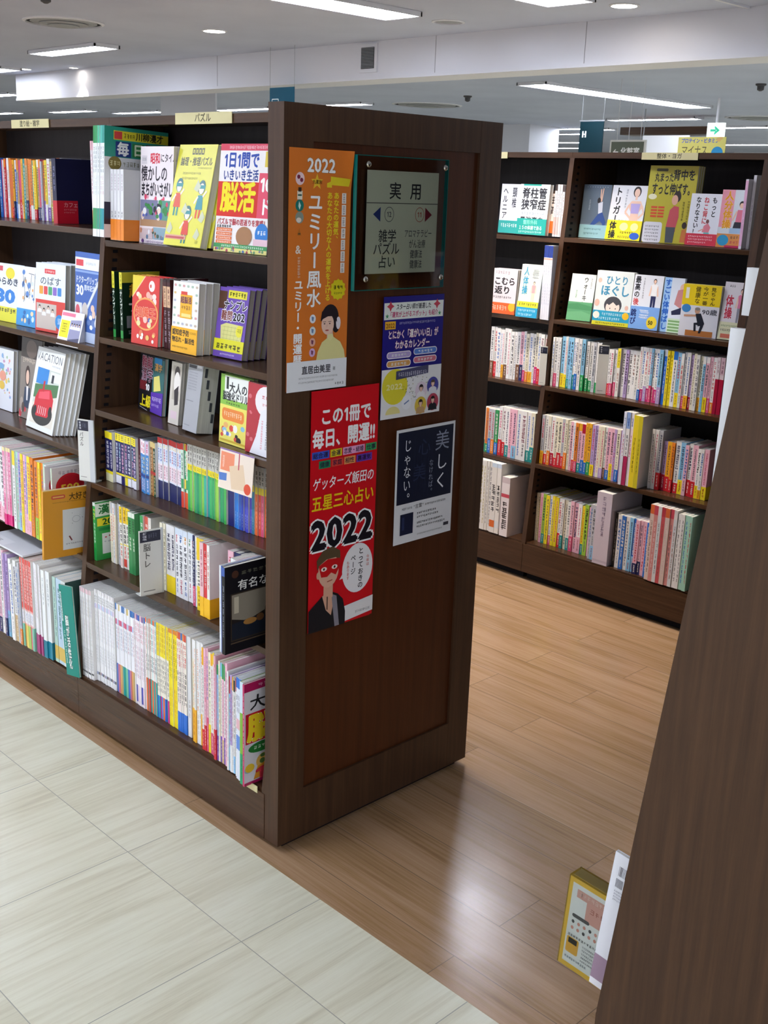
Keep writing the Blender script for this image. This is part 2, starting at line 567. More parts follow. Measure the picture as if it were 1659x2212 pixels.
far = [((12.9, 9.34), (12.72, 8.3), 'first of the far lights between white pillar and teal banner'),
       ((14.2, 10.68), (13.86, 9.46), 'second of the far lights between white pillar and teal banner'),
       ((16.76, 12.7), (16.35, 11.23), 'third of the far lights between white pillar and teal banner'),
       ((18.98, 14.47), (18.38, 12.71), 'fourth of the far lights between white pillar and teal banner'),
       ((21.79, 16.33), (21.48, 14.8), 'lowest of the far lights between white pillar and teal banner'),
       ((11.3, 7.08), (11.3, 5.78), 'far light above the brown ceiling strip'),
       ((13.0, 7.04), (13.0, 5.72), 'far light behind the green arrow sign'),
       ((17.4, 8.92), (17.4, 7.6), 'far light between the yellow shop card and the dark bookcase post'),
       ((13.05, 8.7), (13.05, 8.25), 'short far light touching the edge of the lower teal banner'),
       ((20.9, 10.57), (20.9, 9.5), 'lowest far light just above the bookcase top near its end post')]
for (a, b), (c, d), lb in [(x[0], x[1], x[2]) for x in far]:
    ceiling_light((a + c) / 2, min(b, d), (a + c) / 2, max(b, d), lb, 1, G)
# the same fittings out of view: over nearer aisles, and added ones farther off
for (a, b, c, d, lb) in [(2.05, 1.78, 3.3, 1.78, 'trough light over the aisle whose glow the plank floor mirrors'),
                         (-1.5, 0.35, -1.5, 1.6, 'trough light over the pale tiles in front of the puzzle bookcase'),
                         (-1.5, 2.6, -1.5, 3.85, 'trough light over the pale tiles farther along the puzzle bookcase'),
                         (-3.4, 0.3, -3.4, 1.55, 'trough light over the pale tiles one aisle away'),
                         (-1.5, 5.0, -1.5, 6.25, 'trough light far along the pale aisle'),
                         (1.1, 4.2, 1.1, 5.4, 'trough light over the far part of the puzzle bookcase'),
                         (1.2, 1.0, 1.2, 2.2, 'trough light over the inner aisle behind the puzzle bookcase'),
                         (6.0, .6, 7.2, .6, 'added unseen trough light beyond the health bookcase, brightening the ceiling'),  # unseen, added with the next two to brighten the ceiling beyond the bookcases
                         (9.2, 1.2, 10.4, 1.2, 'added unseen trough light far beyond the health bookcase, brightening the ceiling'),
                         (5.2, -1.4, 6.4, -1.4, 'added unseen trough light far behind the close bookcase, brightening the ceiling'),
                         (13.0, 2.2, 13.0, 3.4, 'added unseen trough light brightening the far shop, past the side of the view'),  # unseen, added with the two below so that the far shop is brighter
                         (16.0, 3.6, 16.0, 4.8, 'added unseen trough light brightening the far shop deeper in, past the view'),
                         (19.0, 5.2, 19.0, 6.4, 'added unseen trough light brightening the deepest far shop, past the view'),
                         (-1.6, -3.6, -1.6, -2.4, 'trough light overhead behind the viewpoint')]:
    ceiling_light(a, b, c, d, lb, 2, 'trough lights over the near aisles', 0.3, -0.06)

def round_vent(x, y, r, label):
    root = empty('air_vent', (x, y, CEIL))
    p = PM(); p.lathe([(r, 0), (r, 0.006), (r * .93, 0.012), (r * .93, 0.002)], 0, 0, 0, 36, sgn=-1)
    p.build('rim', M_WHITE, root)
    p = PM(); p.lathe([(r * .92, 0.0), (r * .92, 0.003)], 0, 0, 0, 36, sgn=-1); p.build('recess', M_DARK, root)
    p = PM()
    for k, f in enumerate((.72, .5, .28)):
        p.lathe([(r * f, 0.008 + .01 * k), (r * (f + .1), 0.004 + .01 * k), (r * (f + .1), 0.007 + .01 * k), (r * f, 0.012 + .01 * k)], 0, 0, 0, 36, sgn=-1)
    p.build('vane', M_GREYMETAL, root)
    tag(root, label, 'air vent')
round_vent(2.41, 5.2, 0.26, 'round ceiling air vent above the yellow card at the bookcase corner')
round_vent(8.63, 7.85, 0.42, 'round air vent beyond the beam, over the dark end panel')
round_vent(11.6, 5.15, 0.4, 'round air vent in the far ceiling above the health bookcase post')

def downlight(x, y, r, label, lit=True, group='recessed downlights'):
    root = empty('downlight', (x, y, CEIL))
    p = PM(); p.lathe([(r, 0), (r, .004), (r * .85, .007), (r * .85, 0.001)], 0, 0, 0, 28, sgn=-1); p.build('ring', M_WHITE, root)
    p = PM(); p.lathe([(r * .84, 0.001), (r * .6, .003), (r * .1, .004)], 0, 0, 0, 28, sgn=-1)
    p.build('lens', M_BULB if lit else M_GREYMETAL, root)
    tag(root, label, 'downlight', group)
    return root
downlight(3.21, 4.65, .085, 'recessed downlight between the round vent and the grey beam grille')
dl = downlight(3.77, 1.79, .08, 'bright recessed downlight high over the health bookcase')
downlight(3.9, 8.6, .05, 'small downlight beside the beam, next to the bright patch on it')
dl2 = downlight(4.06, 8.0, .045, 'downlight tight against the beam, casting a bright arch of light')
downlight(3.73, 3.01, .10, 'grey round ceiling speaker grille in front of the beam', False, 'ceiling speakers')
ld = bpy.data.lights.new('downlight_beam', 'SPOT'); ld.energy = 24; ld.spot_size = math.radians(60); ld.spot_blend = .35; ld.shadow_soft_size = .02
lo = bpy.data.objects.new('downlight_beam', ld); COL.objects.link(lo); lo.parent = dl2; lo.location = (0, 0, -0.012)
ld = bpy.data.lights.new('downlight_beam', 'SPOT'); ld.energy = 60; ld.spot_size = math.radians(75); ld.spot_blend = .5; ld.color = (1, .9, .78); ld.shadow_soft_size = .04
lo = bpy.data.objects.new('downlight_beam', ld); COL.objects.link(lo); lo.parent = dl; lo.location = (0, 0, -0.012)
dl3 = downlight(1.78, .98, .08, 'warm recessed downlight over the aisle before the health bookcase')
ld = bpy.data.lights.new('downlight_beam', 'SPOT'); ld.energy = 36; ld.spot_size = math.radians(70); ld.spot_blend = .6; ld.color = (1, .86, .68); ld.shadow_soft_size = .04
lo = bpy.data.objects.new('downlight_beam', ld); COL.objects.link(lo); lo.parent = dl3; lo.location = (0, 0, -0.012)
for i, (x, y, lb) in enumerate([(7.85, 6.51, 'tiny dark ceiling sensor over the top corner of the end panel'), (7.86, 3.16, 'tiny dark ceiling sensor beyond the long light'),
                                (1.73, 4.17, 'tiny dark ceiling sensor beside the round vent')]):
    p = PM(); p.lathe([(.045, 0), (.045, .012), (.03, .02), (.028, .05), (.01, .06)], x, y, CEIL, 16, '#4b4a4d', sgn=-1)
    tag(p.build('ceiling_sensor', M_MATTE), lb, 'sensor')
root = empty('wall_grille', (4.15, 4.137, 2.495))
p = PM(); p.box(-.012, -.09, -.095, 0, .09, .092); p.build('frame', M_WHITE, root)
p = PM(); p.box(-.014, -.065, -.07, -.011, .065, .068); p.build('backing', M_DARK, root)
p = PM()
for k in range(14):
    z = -.066 + k * .0096
    p.prism([(-.018, z), (-.013, z + .006), (-.0135, z + .007), (-.0185, z + .001)], 'y', -.064, .064)
p.build('louvre', M_GREYMETAL, root)
tag(root, 'grey louvred grille in a white frame on the beam', 'grille')

# ---------------------------------------------------------------- hanging signs far back
p = PM(); p.box(5.99, 8.455, 2.337, 6.01, 9.5, 2.594)
tag(p.build('hanging_board', M_WHITE), 'blank white board hanging below the beam, over the yellow puzzle card', 'sign')
root = empty('hanging_banner', (4.0, 4.9, 2.6))
p = PM(); p.box(-.004, -.14, -1.15, .004, .14, -.283, '#0d5470')
A = Art(110); A.rrect(0, 0, 100, 100, 8, '#dfeef2'); A.rrect(8, 8, 84, 84, 6, '#0d5470'); A.ell(35, 40, 10, 12, '#fff'); A.ell(68, 40, 10, 12, '#fff'); A.poly([(20, 92), (26, 55), (44, 55), (50, 92)], '#fff'); A.poly([(54, 92), (60, 55), (76, 55), (82, 92)], '#fff')
p.art(A, (-.004, .115, -.36), (0, -1, 0), (0, 0, -1), (-1, 0, 0), .0008)
p.build('cloth', M_MATTE, root)
for s in (-1, 1):
    p = PM(); p.box(-.001, s * .14 - .001, -.283, .001, s * .14 + .001, 0); p.build('wire', M_GREYMETAL, root)
tag(root, 'teal banner with a white pictogram, hanging behind the bookcase corner', 'banner')
root = empty('hanging_banner', (8.0, 4.985, 2.6))
p = PM(); p.box(-.004, -.14, -1.1, .004, .14, -.268, '#052a33')
A = Art(100); A.rect(0, 0, 30, 100, '#e8f2f4'); A.rect(55, 0, 28, 100, '#e8f2f4'); A.rect(20, 40, 40, 18, '#e8f2f4')
p.art(A, (-.004, .11, -.36), (0, -1, 0), (0, 0, -1), (-1, 0, 0), .0006)
p.build('cloth', M_MATTE, root)
p = PM(); p.box(-.006, -.15, -.27, .006, .15, -.258); p.build('rod', M_GREYMETAL, root)
for s in (-1, 1):
    p = PM(); p.box(-.001, s * .13 - .001, -.26, .001, s * .13 + .001, 0); p.build('wire', M_GREYMETAL, root)
tag(root, 'dark teal banner hanging beyond the health bookcase', 'banner')
root = empty('exit_sign', (9.0, 4.2, 2.6))
p = PM(); p.box(-.02, -.09, -.375, .02, .09, -.233); p.build('casing', M_EXITW, root)
p = PM(); A = Art(100); A.rect(12, 42, 45, 16, '#0a0'); A.poly([(45, 18), (88, 50), (45, 82), (45, 64), (62, 50), (45, 36)], '#0a0')
p.art(A, (-.0205, .07, -.235), (0, -1, 0), (0, 0, -1), (-1, 0, 0), .0014); p.build('arrow', M_EXITG, root)
p = PM(); p.box(-.01, -.01, -.233, .01, .01, 0); p.build('stem', M_WHITE, root)
tag(root, 'lit white emergency sign with a green arrow in the far shop', 'exit sign')
root = empty('hanging_sign', (7.0, 3.87, 2.6))
p = PM(); p.box(-.01, -.18, -.75, .01, .18, -.5, '#e8e8e6'); p.box(-.012, -.165, -.74, -.01, .165, -.515, '#6d7468')
A = Art(60); A.txt('←', 4, 14, 22, '#fff', .03); A.txt('化粧室', 30, 14, 20, '#fff', .03)
p.art(A, (-.012, .16, -.515), (0, -1, 0), (0, 0, -1), (-1, 0, 0), .0032); p.build('board', M_MATTE, root)
for y in (-.12, .0, .12):
    p = PM(); p.box(-.002, y - .002, -.5, .002, y + .002, 0); p.build('wire', M_WHITE, root)
tag(root, 'grey green direction sign with a white arrow hanging in the far shop', 'sign')
root = empty('hanging_sign', (10.0, 5.4, 2.6))
p = PM(); p.box(-.01, -.3, -.75, .01, .3, -.29, '#ebebee')
A = Art(80)
for k in range(4):
    A.rect(34 + 16 * k, 64, 9, 12, '#4a4a52')
p.art(A, (-.01, .3, -.29), (0, -1, 0), (0, 0, -1), (-1, 0, 0), .006); p.build('board', M_MATTE, root)
p = PM(); p.box(-.004, .296, -.75, .004, .304, 0); p.build('pole', M_GREYMETAL, root)
tag(root, 'white hanging board with a row of dark squares in the far shop', 'sign')

# ================================================================ BOOKCASES
def bookcase(label, loc, rotz, y0, y1, shelves, slope, baseh, ztop, xb, t0=.012, t1=.012, K=.02, group=None):
    """one bay; its front looks to local -x and leans back, local y runs to the left"""
    root = empty('bookcase', loc, (0, 0, rotz))
    xf = lambda z: 0.0 if z <= baseh else slope * (z - baseh)
    for a, b in ((y0, y0 + t0), (y1 - t1, y1)):
        p = PM(); p.prism([(0, K), (xb, K), (xb, ztop), (xf(ztop), ztop), (0, baseh)], 'y', a, b)
        sd = p.build('side_panel', M_WOODV, root)
        p = PM()
        yy = b + .0004 if a == y0 else a - .0004
        for k in range(62):
            z = baseh + .12 + k * .0245
            if z < ztop - .05:
                x = xf(z) + .028
                p.box(x, yy - .0003, z, x + .016, yy + .0003, z + .009)
        p.build('slotted_rail', M_DARK, sd)
    p = PM(); p.box(xb - .012, y0 + t0, K, xb, y1 - t1, ztop); p.build('back_panel', M_BACKP, root)
    for z in shelves:
        p = PM(); p.prism([(xf(z) + .0015, z - .018), (xb - .012, z - .018), (xb - .012, z), (xf(z), z), (xf(z) - .0005, z - .002), (xf(z), z - .017)], 'y', y0 + t0, y1 - t1)
        p.build('shelf', M_WOODH, root)
    p = PM(); p.box(-.0015, y0 + .001, K, .018, y1 - .001, baseh - .008); p.build('base_board', M_WOODH, root)
    p = PM(); p.box(.006, y0 + t0, baseh - .02, xb - .012, y1 - t1, baseh); p.build('shelf', M_WOODH, root)
    p = PM(); p.box(xf(ztop) - .002, y0 + .0005, ztop - .022, xf(ztop) + .018, y1 - .0005, ztop); p.build('header', M_WOODH, root)
    p = PM(); p.box(xf(ztop) + .018, y0 + t0, ztop - .018, xb - .012, y1 - t1, ztop); p.build('top_board', M_WOODH, root)
    p = PM(); p.box(.03, y0 + .01, 0, xb - .02, y1 - .01, K); p.build('plinth', M_DARK, root)
    tag(root, label, 'bookcase', group)
    return root
SA, BA, TA = .107, .155, 1.795
xa = lambda z: SA * max(0, z - BA)
A_R = [1.463, 1.19, .98, .763, .518]
A_L = [1.49, 1.157, .843, .53]
caseA = bookcase('dark brown puzzle bookcase bay beside the poster panel, six shelves of books', (0, 0, 0), 0, .053, .978, A_R, SA, BA, TA, .355)
caseAL = bookcase('dark brown bookcase bay next along from the puzzle bay, stationery and childrens titles', (0, 0, 0), 0, .978, 1.95, A_L, SA, BA, TA, .355)
bookcase('back half of the puzzle bookcase, facing the inner aisle', (.713, 0, 0), PI, -1.95, -.053, [1.463, 1.15, .85, .52], SA, BA, TA, .353)
# the framed end panel
ep = tag(empty('end_panel'), 'dark brown framed end panel of the puzzle bookcase, hung with posters and a sign', 'panel')
p = PM(); p.box(0, 0, .02, .083, .053, 1.8); p.build('stile', M_WOODV, ep)
p = PM(); p.box(.631, 0, .02, .713, .053, 1.8); p.build('stile', M_WOODV, ep)
p = PM(); p.box(.083, .0005, 1.724, .631, .052, 1.8); p.build('rail', M_WOODV, ep)
p = PM(); p.box(.083, .0005, .02, .631, .052, .157); p.build('rail', M_WOODV, ep)
p = PM(); p.box(.083, .0075, .157, .631, .045, 1.724); p.build('infill', M_PANEL, ep)
p = PM(); p.box(.03, .02, 0, .69, .05, .02); p.build('plinth', M_DARK, ep)

SB, BB, TB, XB = .087, .17, 1.797, 2.14
xbk = lambda z: SB * max(0, z - BB)
B_S = [1.462, 1.13, .852, .518]
bookcase('dark brown health bookcase bay facing the aisle, yoga and posture titles', (XB, 0, 0), 0, .075, .942, B_S, SB, BB, TB, .46, .03, .011, .035)
bookcase('dark brown health bookcase bay half hidden behind the end panel', (XB, 0, 0), 0, .942, 1.9, [1.456, 1.124, .846, .51], SB, BB, TB, .46, .011, .02, .035)

RC = (0, -.965, 0)
bookcase('dark brown bookcase close by, seen from its plain slanting side', RC, -PI / 2, 0, 1.15, [1.463, 1.19, .85, .52], .102, .134, 1.9, .47, .028, .012)
bookcase('dark brown bookcase bay behind the close slanting side', RC, -PI / 2, 1.15, 2.2, [1.463, 1.19, .85, .52], .102, .155, 1.9, .47)

# ---------------------------------------------------------------- shelf labels
def shelf_card(x, y0, y1, z0, z1, text, label, rnd=None):
    p = PM(); p.box(x - .0035, y0, z0, x - .0015, y1, z1, '#d9cf9f')
    A = Art((z1 - z0) / (y1 - y0) * 100)
    s = A.h * .8
    if text:
        w = s * len(text) * 1.05
        A.txt(text, 50 - w / 2, A.h * .06, s, '#4d4838', .015, fit=w)
    p.art(A, (x - .0035, y1, z1), (0, -1, 0), (0, 0, -1), (-1, 0, 0), (y1 - y0) / 100)
    tag(p.build('shelf_label', M_MATTE), label, 'label')
xt = xa(TA) - .002
shelf_card(xt, .408, .65, 1.772, 1.8, 'パズル', 'cream header card reading puzzle on the bay beside the poster panel')
shelf_card(xt, 1.316, 1.552, 1.772, 1.797, '塗り絵・雑学', 'cream header card on the farther puzzle bookcase bay')
xt = XB + xbk(TB) - .002
shelf_card(xt, .369, .612, 1.771, 1.797, '整体・ヨガ', 'tan header card on the health bookcase above the olive book')
shelf_card(xt, 1.28, 1.5, 1.771, 1.797, '', 'tan header card of the health bookcase, cut off by the end panel')
shelf_card(0.0, .08, .134, .14, .158, '', 'tiny cream price card on the base board under the magenta magazine')

# ================================================================ POSTERS ON THE END PANEL
def poster(x0, x1, z0, z1, A, label, bg, roll=0.0, curl=None):
    cx, cz = (x0 + x1) / 2, (z0 + z1) / 2
    w, h = x1 - x0, z1 - z0
    p = PM()
    if curl:
        n = 24
        for i in range(n):
            for j in range(n):
                q = []
                for a, b in ((i, j), (i + 1, j), (i + 1, j + 1), (i, j + 1)):
                    X, Y = 100.0 * a / n, A.h * b / n
                    q.append((-w / 2 + w * a / n, -curl(X, Y), h / 2 - h * b / n))
                p.face(q, bg)
    else:
        p.box(-w / 2, -.0006, -h / 2, w / 2, 0, h / 2, bg)
    p.art(A, (-w / 2, -.0006, h / 2), (1, 0, 0), (0, 0, -1), (0, -1, 0), w / 100, warp=curl)
    o = p.build('poster', M_PRINT, None, (cx, -.0006, cz), (0, roll, 0))
    return tag(o, label, 'poster')

# --- orange fortune calendar poster
OR = '#dd7a2c'
A = Art(291.7)
A.grid(0, 0, 100, 254, 24, 40, OR)   # a grid of paper, so that the sheet can bend
A.txt('2022', 28, 7, 22, '#fff', .03, fit=46, ol='#8a5a38', olw=.05)
A.star(44, 38, 10, '#f0c838'); A.txt('九星別', 37, 35.4, 5, '#5a3a10', .03)
A.poly([(60, 39), (66, 37), (66, 31), (98, 33), (96, 42), (68, 41), (68, 44), (60, 44)], '#ead52c'); A.ps(69, 34, 24, 5, 7, '#8f8a20')
A.ell(17, 35, 7, 7.5, '#f4d5da'); A.ell(15, 33, 2.6, 2.6, '#8a2f4a', 8); A.ell(19.5, 36.5, 2.6, 2.6, '#8a2f4a', 8)
A.rect(13, 49, 8, 10, '#f2ecd8'); A.rect(14.5, 45, 5, 5, '#3c2a1e'); A.rect(14, 53, 6, 2, '#3f6a5a')
A.ell(17, 66, 6.5, 7, '#1f7d72'); A.poly([(16, 61), (19, 66), (17, 71), (15, 67)], '#d9f0ea')
A.ell(17, 80, 6.5, 7, '#8f9a8e'); A.ell(16, 83, 4, 3, '#f3e6d8')
A.poly([(17, 92), (20, 101), (14, 101)], '#c3752c'); A.rect(15, 98, 4, 2, '#6a4c2c')
A.txt('ユミリー風水', 42, 50, 24, '#fff', .022, v=True, fit=138, ol='#9a5524', olw=.03)
A.txt('あなたの運気、', 76, 49, 9, '#f3de2e', .03, v=True, fit=60)
A.txt('あなたの大切な人の運気を上げる', 65, 49, 9, '#f3de2e', .03, v=True, fit=132)
for k in range(7):
    A.rect(85, 50 + k * 14, 7, 12.6, '#f2ece6'); A.ps(86, 51 + k * 14, 5, 10.6, 4, '#7a6a62', True)
A.txt('&', 11, 110, 14, '#f7ece0', .02); A.ps(14, 126, 6, 26, 8, '#f2d5bd', True)
A.txt('ユミリー・開運暦', 17, 153, 15, '#fff', .03, v=True, fit=105)
A.ell(82, 167, 11, 12, '#e2d51f'); A.star(82, 167, 13.5, '#e2d51f', 12, .85); A.ps(74, 161, 16, 6, 3, '#4a4a10', den=1.3); A.ps(75, 170, 14, 3, 5, '#6a6a18')
for y, c in ((202, '#eef2fa'), (217, '#dfe9ec'), (231, '#e9b2a0'), (244, '#d6b2dd')):
    A.ell(41, y, 5, 5.5, c, 14); A.poly([(39, y - 3), (43, y - 2), (42, y + 3), (39.5, y + 2)], '#6b86ad' if y < 230 else '#7d4060')
# woman in a pale yellow top
A.ell(70, 202, 14.5, 17, '#241b22'); A.ell(80, 212, 6, 9, '#241b22'); A.ell(84, 209, 4, 8, '#e8e2ea', 12)
A.rect(65, 216, 10, 14, '#e6b9a4')
A.poly([(48, 254), (50, 244), (57, 232), (66, 227), (76, 226), (88, 233), (95, 244), (97, 254)], '#e6df9c')
A.poly([(66, 227), (71, 231), (76, 226), (75, 222), (66, 222)], '#e9e3a8')
A.ell(66, 210, 10.5, 13, '#efc9b6'); A.poly([(54, 206), (56, 194), (66, 188), (80, 194), (82, 208), (76, 200), (66, 200), (58, 203)], '#241b22')
for k in (-1, 1):
    A.ell(65 + k * 4.4, 209, 1.4, .8, '#3a2722', 8); A.line(62.4 + k * 4.4, 206.6, 67.4 + k * 4.4, 206.4, .6, '#4a322a')
A.ell(65, 217.4, 3.2, 1, '#b8564e', 10); A.line(65.4, 210, 64.2, 213.6, .5, '#d8a48e')
A.grid(0, 254, 100, 37.7, 12, 5, '#eef0f4')
A.txt('直居由美里', 24, 260, 11, '#2b2b33', .02, fit=49); A.txt('著', 76, 264, 5, '#2b2b33')
A.ps(19, 274, 66, 3, 34, '#777', den=.9); A.ps(19, 279.5, 60, 3, 30, '#777', den=.9); A.ps(80, 284, 16, 4, 4, '#444')
curl_or = lambda x, y: 0.009 * max(0.0, (x - 78) / 22) ** 2 * max(0.0, 1 - y / 46)
poster(.013, .194, 1.183, 1.709, A, 'tall orange fortune poster with a woman in yellow, highest on the end panel', OR, math.radians(.3), curl_or)

# --- red fortune poster
RD = '#d3121f'
A = Art(277)
A.rrect(0, 0, 100, 277, 5, RD)
A.txt('この1冊で', 13, 19, 20, '#fff', .035, fit=76, sx=.8)
A.txt('毎日、開運!!', 2, 42, 22, '#fff', .035, fit=94)
x = 2
for t, c, w in (('総合運', '#3d5cc9', 25), ('金運', '#e0cc2a', 17), ('恋愛・結婚', '#e9a6d0', 33), ('仕事', '#37a05e', 17)):
    A.rect(x, 67, w, 8.6, c); A.txt(t, x + 1.4, 68, 6.6, '#2a1a3a', .02, fit=w - 3); x += w + 1.6
x = 12
for t, c, w in (('健康', '#1e8a5c', 17), ('家庭', '#d8483c', 17), ('相性', '#e79a5a', 17), ('裏運気', '#6a3fb0', 24)):
    A.rect(x, 78, w, 8.6, c); A.txt(t, x + 1.4, 79, 6.6, '#2a1a3a', .02, fit=w - 3); x += w + 1.6
A.txt('ゲッターズ飯田の', 3, 96, 15, '#fff', .012, fit=93, slant=.12)
A.txt('五星三心占い', 2, 116, 19, '#f6d21c', .02, fit=95)
A.txt('2022', 2, 138, 46, '#15131c', .045, fit=95, ol='#fff', olw=.09)
A.ell(74, 213, 24, 30, '#f0eef0', 32); A.poly([(52, 214), (46, 222), (54, 221)], '#f0eef0')
A.txt('とっておきの', 79, 189, 8.6, '#1b1b22', .02, v=True, fit=50); A.txt('ページ', 67, 196, 8, '#1b1b22', .02, v=True, fit=24)
A.txt('今年は', 90, 200, 4.6, '#c8463c', .01, v=True); A.txt('もあります', 59, 202, 4.6, '#c8463c', .01, v=True)
A.poly([(54, 256), (100, 252), (100, 271), (54, 275)], '#ecebec'); A.ps(72, 265, 24, 4, 10, '#555')
# man in red mask
A.poly([(0, 277), (0, 250), (10, 243), (20, 236), (32, 232), (44, 238), (52, 246), (56, 262), (56, 277)], '#191a20')
A.poly([(20, 236), (26, 254), (34, 262), (38, 244), (34, 232)], '#d8a68c'); A.poly([(34, 236), (42, 240), (47, 277), (40, 277)], '#8c8792')
A.rect(22, 222, 14, 18, '#d8a68c')
A.ell(29, 207, 15.5, 20, '#e0b098'); A.ell(13.5, 210, 2.6, 4.5, '#d8a68c', 10)
A.poly([(12, 204), (11, 192), (20, 182), (34, 179), (46, 186), (47, 198), (40, 193), (26, 193), (16, 198)], '#5b4a34')
A.poly([(14, 199), (28, 193), (46, 195), (46, 205), (40, 214), (33, 210), (27, 214), (18, 213)], '#c8161c')
for k in (22, 38):
    A.ell(k, 204, 4.4, 2.6, '#f4e6de', 12); A.ell(k, 204, 1.6, 1.6, '#2a1812', 8)
A.line(27, 220, 35, 219, 1.2, '#a0503e'); A.rect(27, 238, 1.6, 16, '#40302a')
poster(.088, .3045, .579, 1.177, A, 'tall red poster with 2022 and a masked man, lowest and widest on the panel', RD)

# --- indigo calendar leaflet
IN = '#1b1580'
A = Art(141, IN)
A.rect(1, 7, 98, 19, '#eef3ee'); A.star(11, 11, 6, '#d0475a', 4, .5); A.star(88, 11, 6, '#d0475a', 4, .5); A.star(6, 22, 3, '#4aa06a'); A.star(93, 22, 3, '#4aa06a')
A.txt('スター占い師が厳選した', 20, 8.5, 7, '#1e1e2a', .02, fit=58); A.txt('「運気が上がるスポット」も紹介', 8, 17, 7, '#c22a6a', .02, fit=82)
A.rect(3, 28, 17, 9, '#f0b832'); A.txt('2022', 4.5, 29, 7, '#8a4a10', .03, fit=14); A.ps(26, 29, 60, 3.4, 26, '#c9c6ea')
A.txt('とにかく「運がいい日」が', 8, 38, 10.5, '#fff', .02, fit=84, ol='#b23a6a', olw=.06); A.txt('わかるカレンダー', 20, 50, 10.5, '#fff', .02, fit=58, ol='#b23a6a', olw=.06)
for x, y, c in ((7, 63, '#b9a6dc'), (51, 61, '#5a86d8'), (7, 73, '#e0a45c'), (51, 71, '#d8788c')):
    A.rrect(x, y, 40, 8, 4, '#f5eef5'); A.rrect(x + 1, y + 1, 38, 6, 3, c); A.ps(x + 7, y + 2.2, 26, 3.6, 5, '#fff', den=1.2)
A.rect(0, 83, 100, 58, '#eeeef0')
A.ell(22, 104, 21, 21, '#e8dc3a', 28); A.txt('2022', 8, 99, 9, '#f7f2b0', .03, fit=27); A.ell(20, 136, 12, 9, '#e9df94', 14, 180, 360)
for k in range(70):
    a = random.random() * 6.28; r = 5 + random.random() * 18
    A.ell(55 + math.cos(a) * r, 106 + math.sin(a) * r * .8, .9, .5, random.choice(['#5a6a5a', '#8a8a6a', '#4a4a5a', '#a9a050']), 6)
A.poly([(23, 86), (77, 82), (77, 92), (23, 96)], '#4a4a6c'); A.ps(26, 87, 48, 6, 14, '#dcdcea')
A.ell(42, 124, 8, 9, '#f3f5fa', 16); A.line(38, 126, 46, 122, 1.6, '#6a86b8')
for x, y, c, h, k in ((66, 104, '#e8d8e6', '#2a1c20', '#f4f0f4'), (86, 100, '#4a4aa0', '#5a4a3c', '#e6e6ee'), (66, 122, '#e0c24a', '#2a1c20', '#c8a070'), (87, 120, '#b8455a', '#241a1c', '#23232c')):
    A.ell(x, y + 8, 10, 10.5, c, 22)
    A.bust(x, y + 1, 15, '#eec6b2', h, k, False)
poster(.311, .523, 1.085, 1.383, A, 'indigo and white fortune calendar leaflet under the clear acrylic sign', IN)

# --- navy book poster
A = Art(139, '#e6e7ea')
A.rect(3, 3.5, 94, 87, '#141a30')
for k in range(40):
    x = random.uniform(25, 75); A.line(x, random.uniform(8, 60), x + random.uniform(-2, 2), random.uniform(40, 86), .25, '#232b46')
for ch, y, s in (('美', 8, 26), ('し', 36, 22), ('く', 60, 22)):
    A.txt(ch, 78, y, s, '#8d95a8' if ch == '美' else '#eef0f6', 0, v=True)
A.txt('なければ。', 60, 42, 7.5, '#98a0b4', 0, v=True, fit=44)
A.txt('心', 47, 14, 22, '#2f3854', 0, v=True); A.txt('美', 40, 44, 22, '#2b3350', 0, v=True)
A.txt('じゃない。', 19, 12, 13, '#eef0f6', 0, v=True, fit=80)
A.ps(12, 95, 18, 3.4, 7, '#555'); A.txt('“言葉”', 32, 93.5, 6, '#333', 0); A.ps(52, 95, 36, 3.4, 13, '#555')
A.rect(10, 103, 22, 26, '#171d38'); A.rect(13, 107, 4, 16, '#2b3458')
for y, w in ((104, 34), (109, 38), (116, 46), (121, 50)):
    A.ps(38, y, w, 3, int(w / 3), '#444', den=1.1)
A.ps(40, 131, 44, 2.2, 30, '#777'); A.rect(86, 126, 9, 4, '#3a3a44')
poster(.373, .591, .747, 1.051, A, 'white-edged navy poster with handwritten vertical script, nearest the far stile', '#e6e7ea', math.radians(-.4))

# --- acrylic sign
sg = empty('acrylic_sign', (.352, 0, 1.552))
W2, H2 = .151, .15
p = PM(); p.face([(-W2, -.0135, -H2), (W2, -.0135, -H2), (W2, -.0135, H2), (-W2, -.0135, H2)]); p.build('clear_sheet', M_ACRYL, sg)
p = PM()
p.box(-W2 - .0005, -.0135, -H2, -W2 + .0012, -.003, H2); p.box(W2 - .0012, -.0135, -H2, W2 + .0005, -.003, H2)
p.box(-W2, -.0135, -H2 - .0005, W2, -.003, -H2 + .0012); p.box(-W2, -.0135, H2 - .0012, W2, -.003, H2 + .0005)
p.build('sheet_edge', M_ACEDGE, sg)
p = PM(); p.face([(-W2, -.003, -H2), (W2, -.003, -H2), (W2, -.003, H2), (-W2, -.003, H2)]); p.build('back_sheet', M_ACRYL, sg)
A = Art(97, '#c9cbb4')
A.txt('実', 30, 10, 17, '#26262a', .012); A.txt('用', 59, 10, 17, '#26262a', .012)
A.rect(0, 30, 100, .8, '#4a4a44')
A.poly([(9, 41), (19, 34), (19, 48)], '#2a3a78'); A.poly([(92, 41), (82, 34), (82, 48)], '#7a2030')
for x, t, c in ((31, '12', '#4a4a52'), (74, '11', '#a2402c')):
    A.ell(x, 41, 6.5, 7.2, c, 24); A.ell(x, 41, 5.9, 6.6, '#c9cbb4', 24); A.txt(t, x - 3.6, 37.2, 7, c, .01, fit=7)
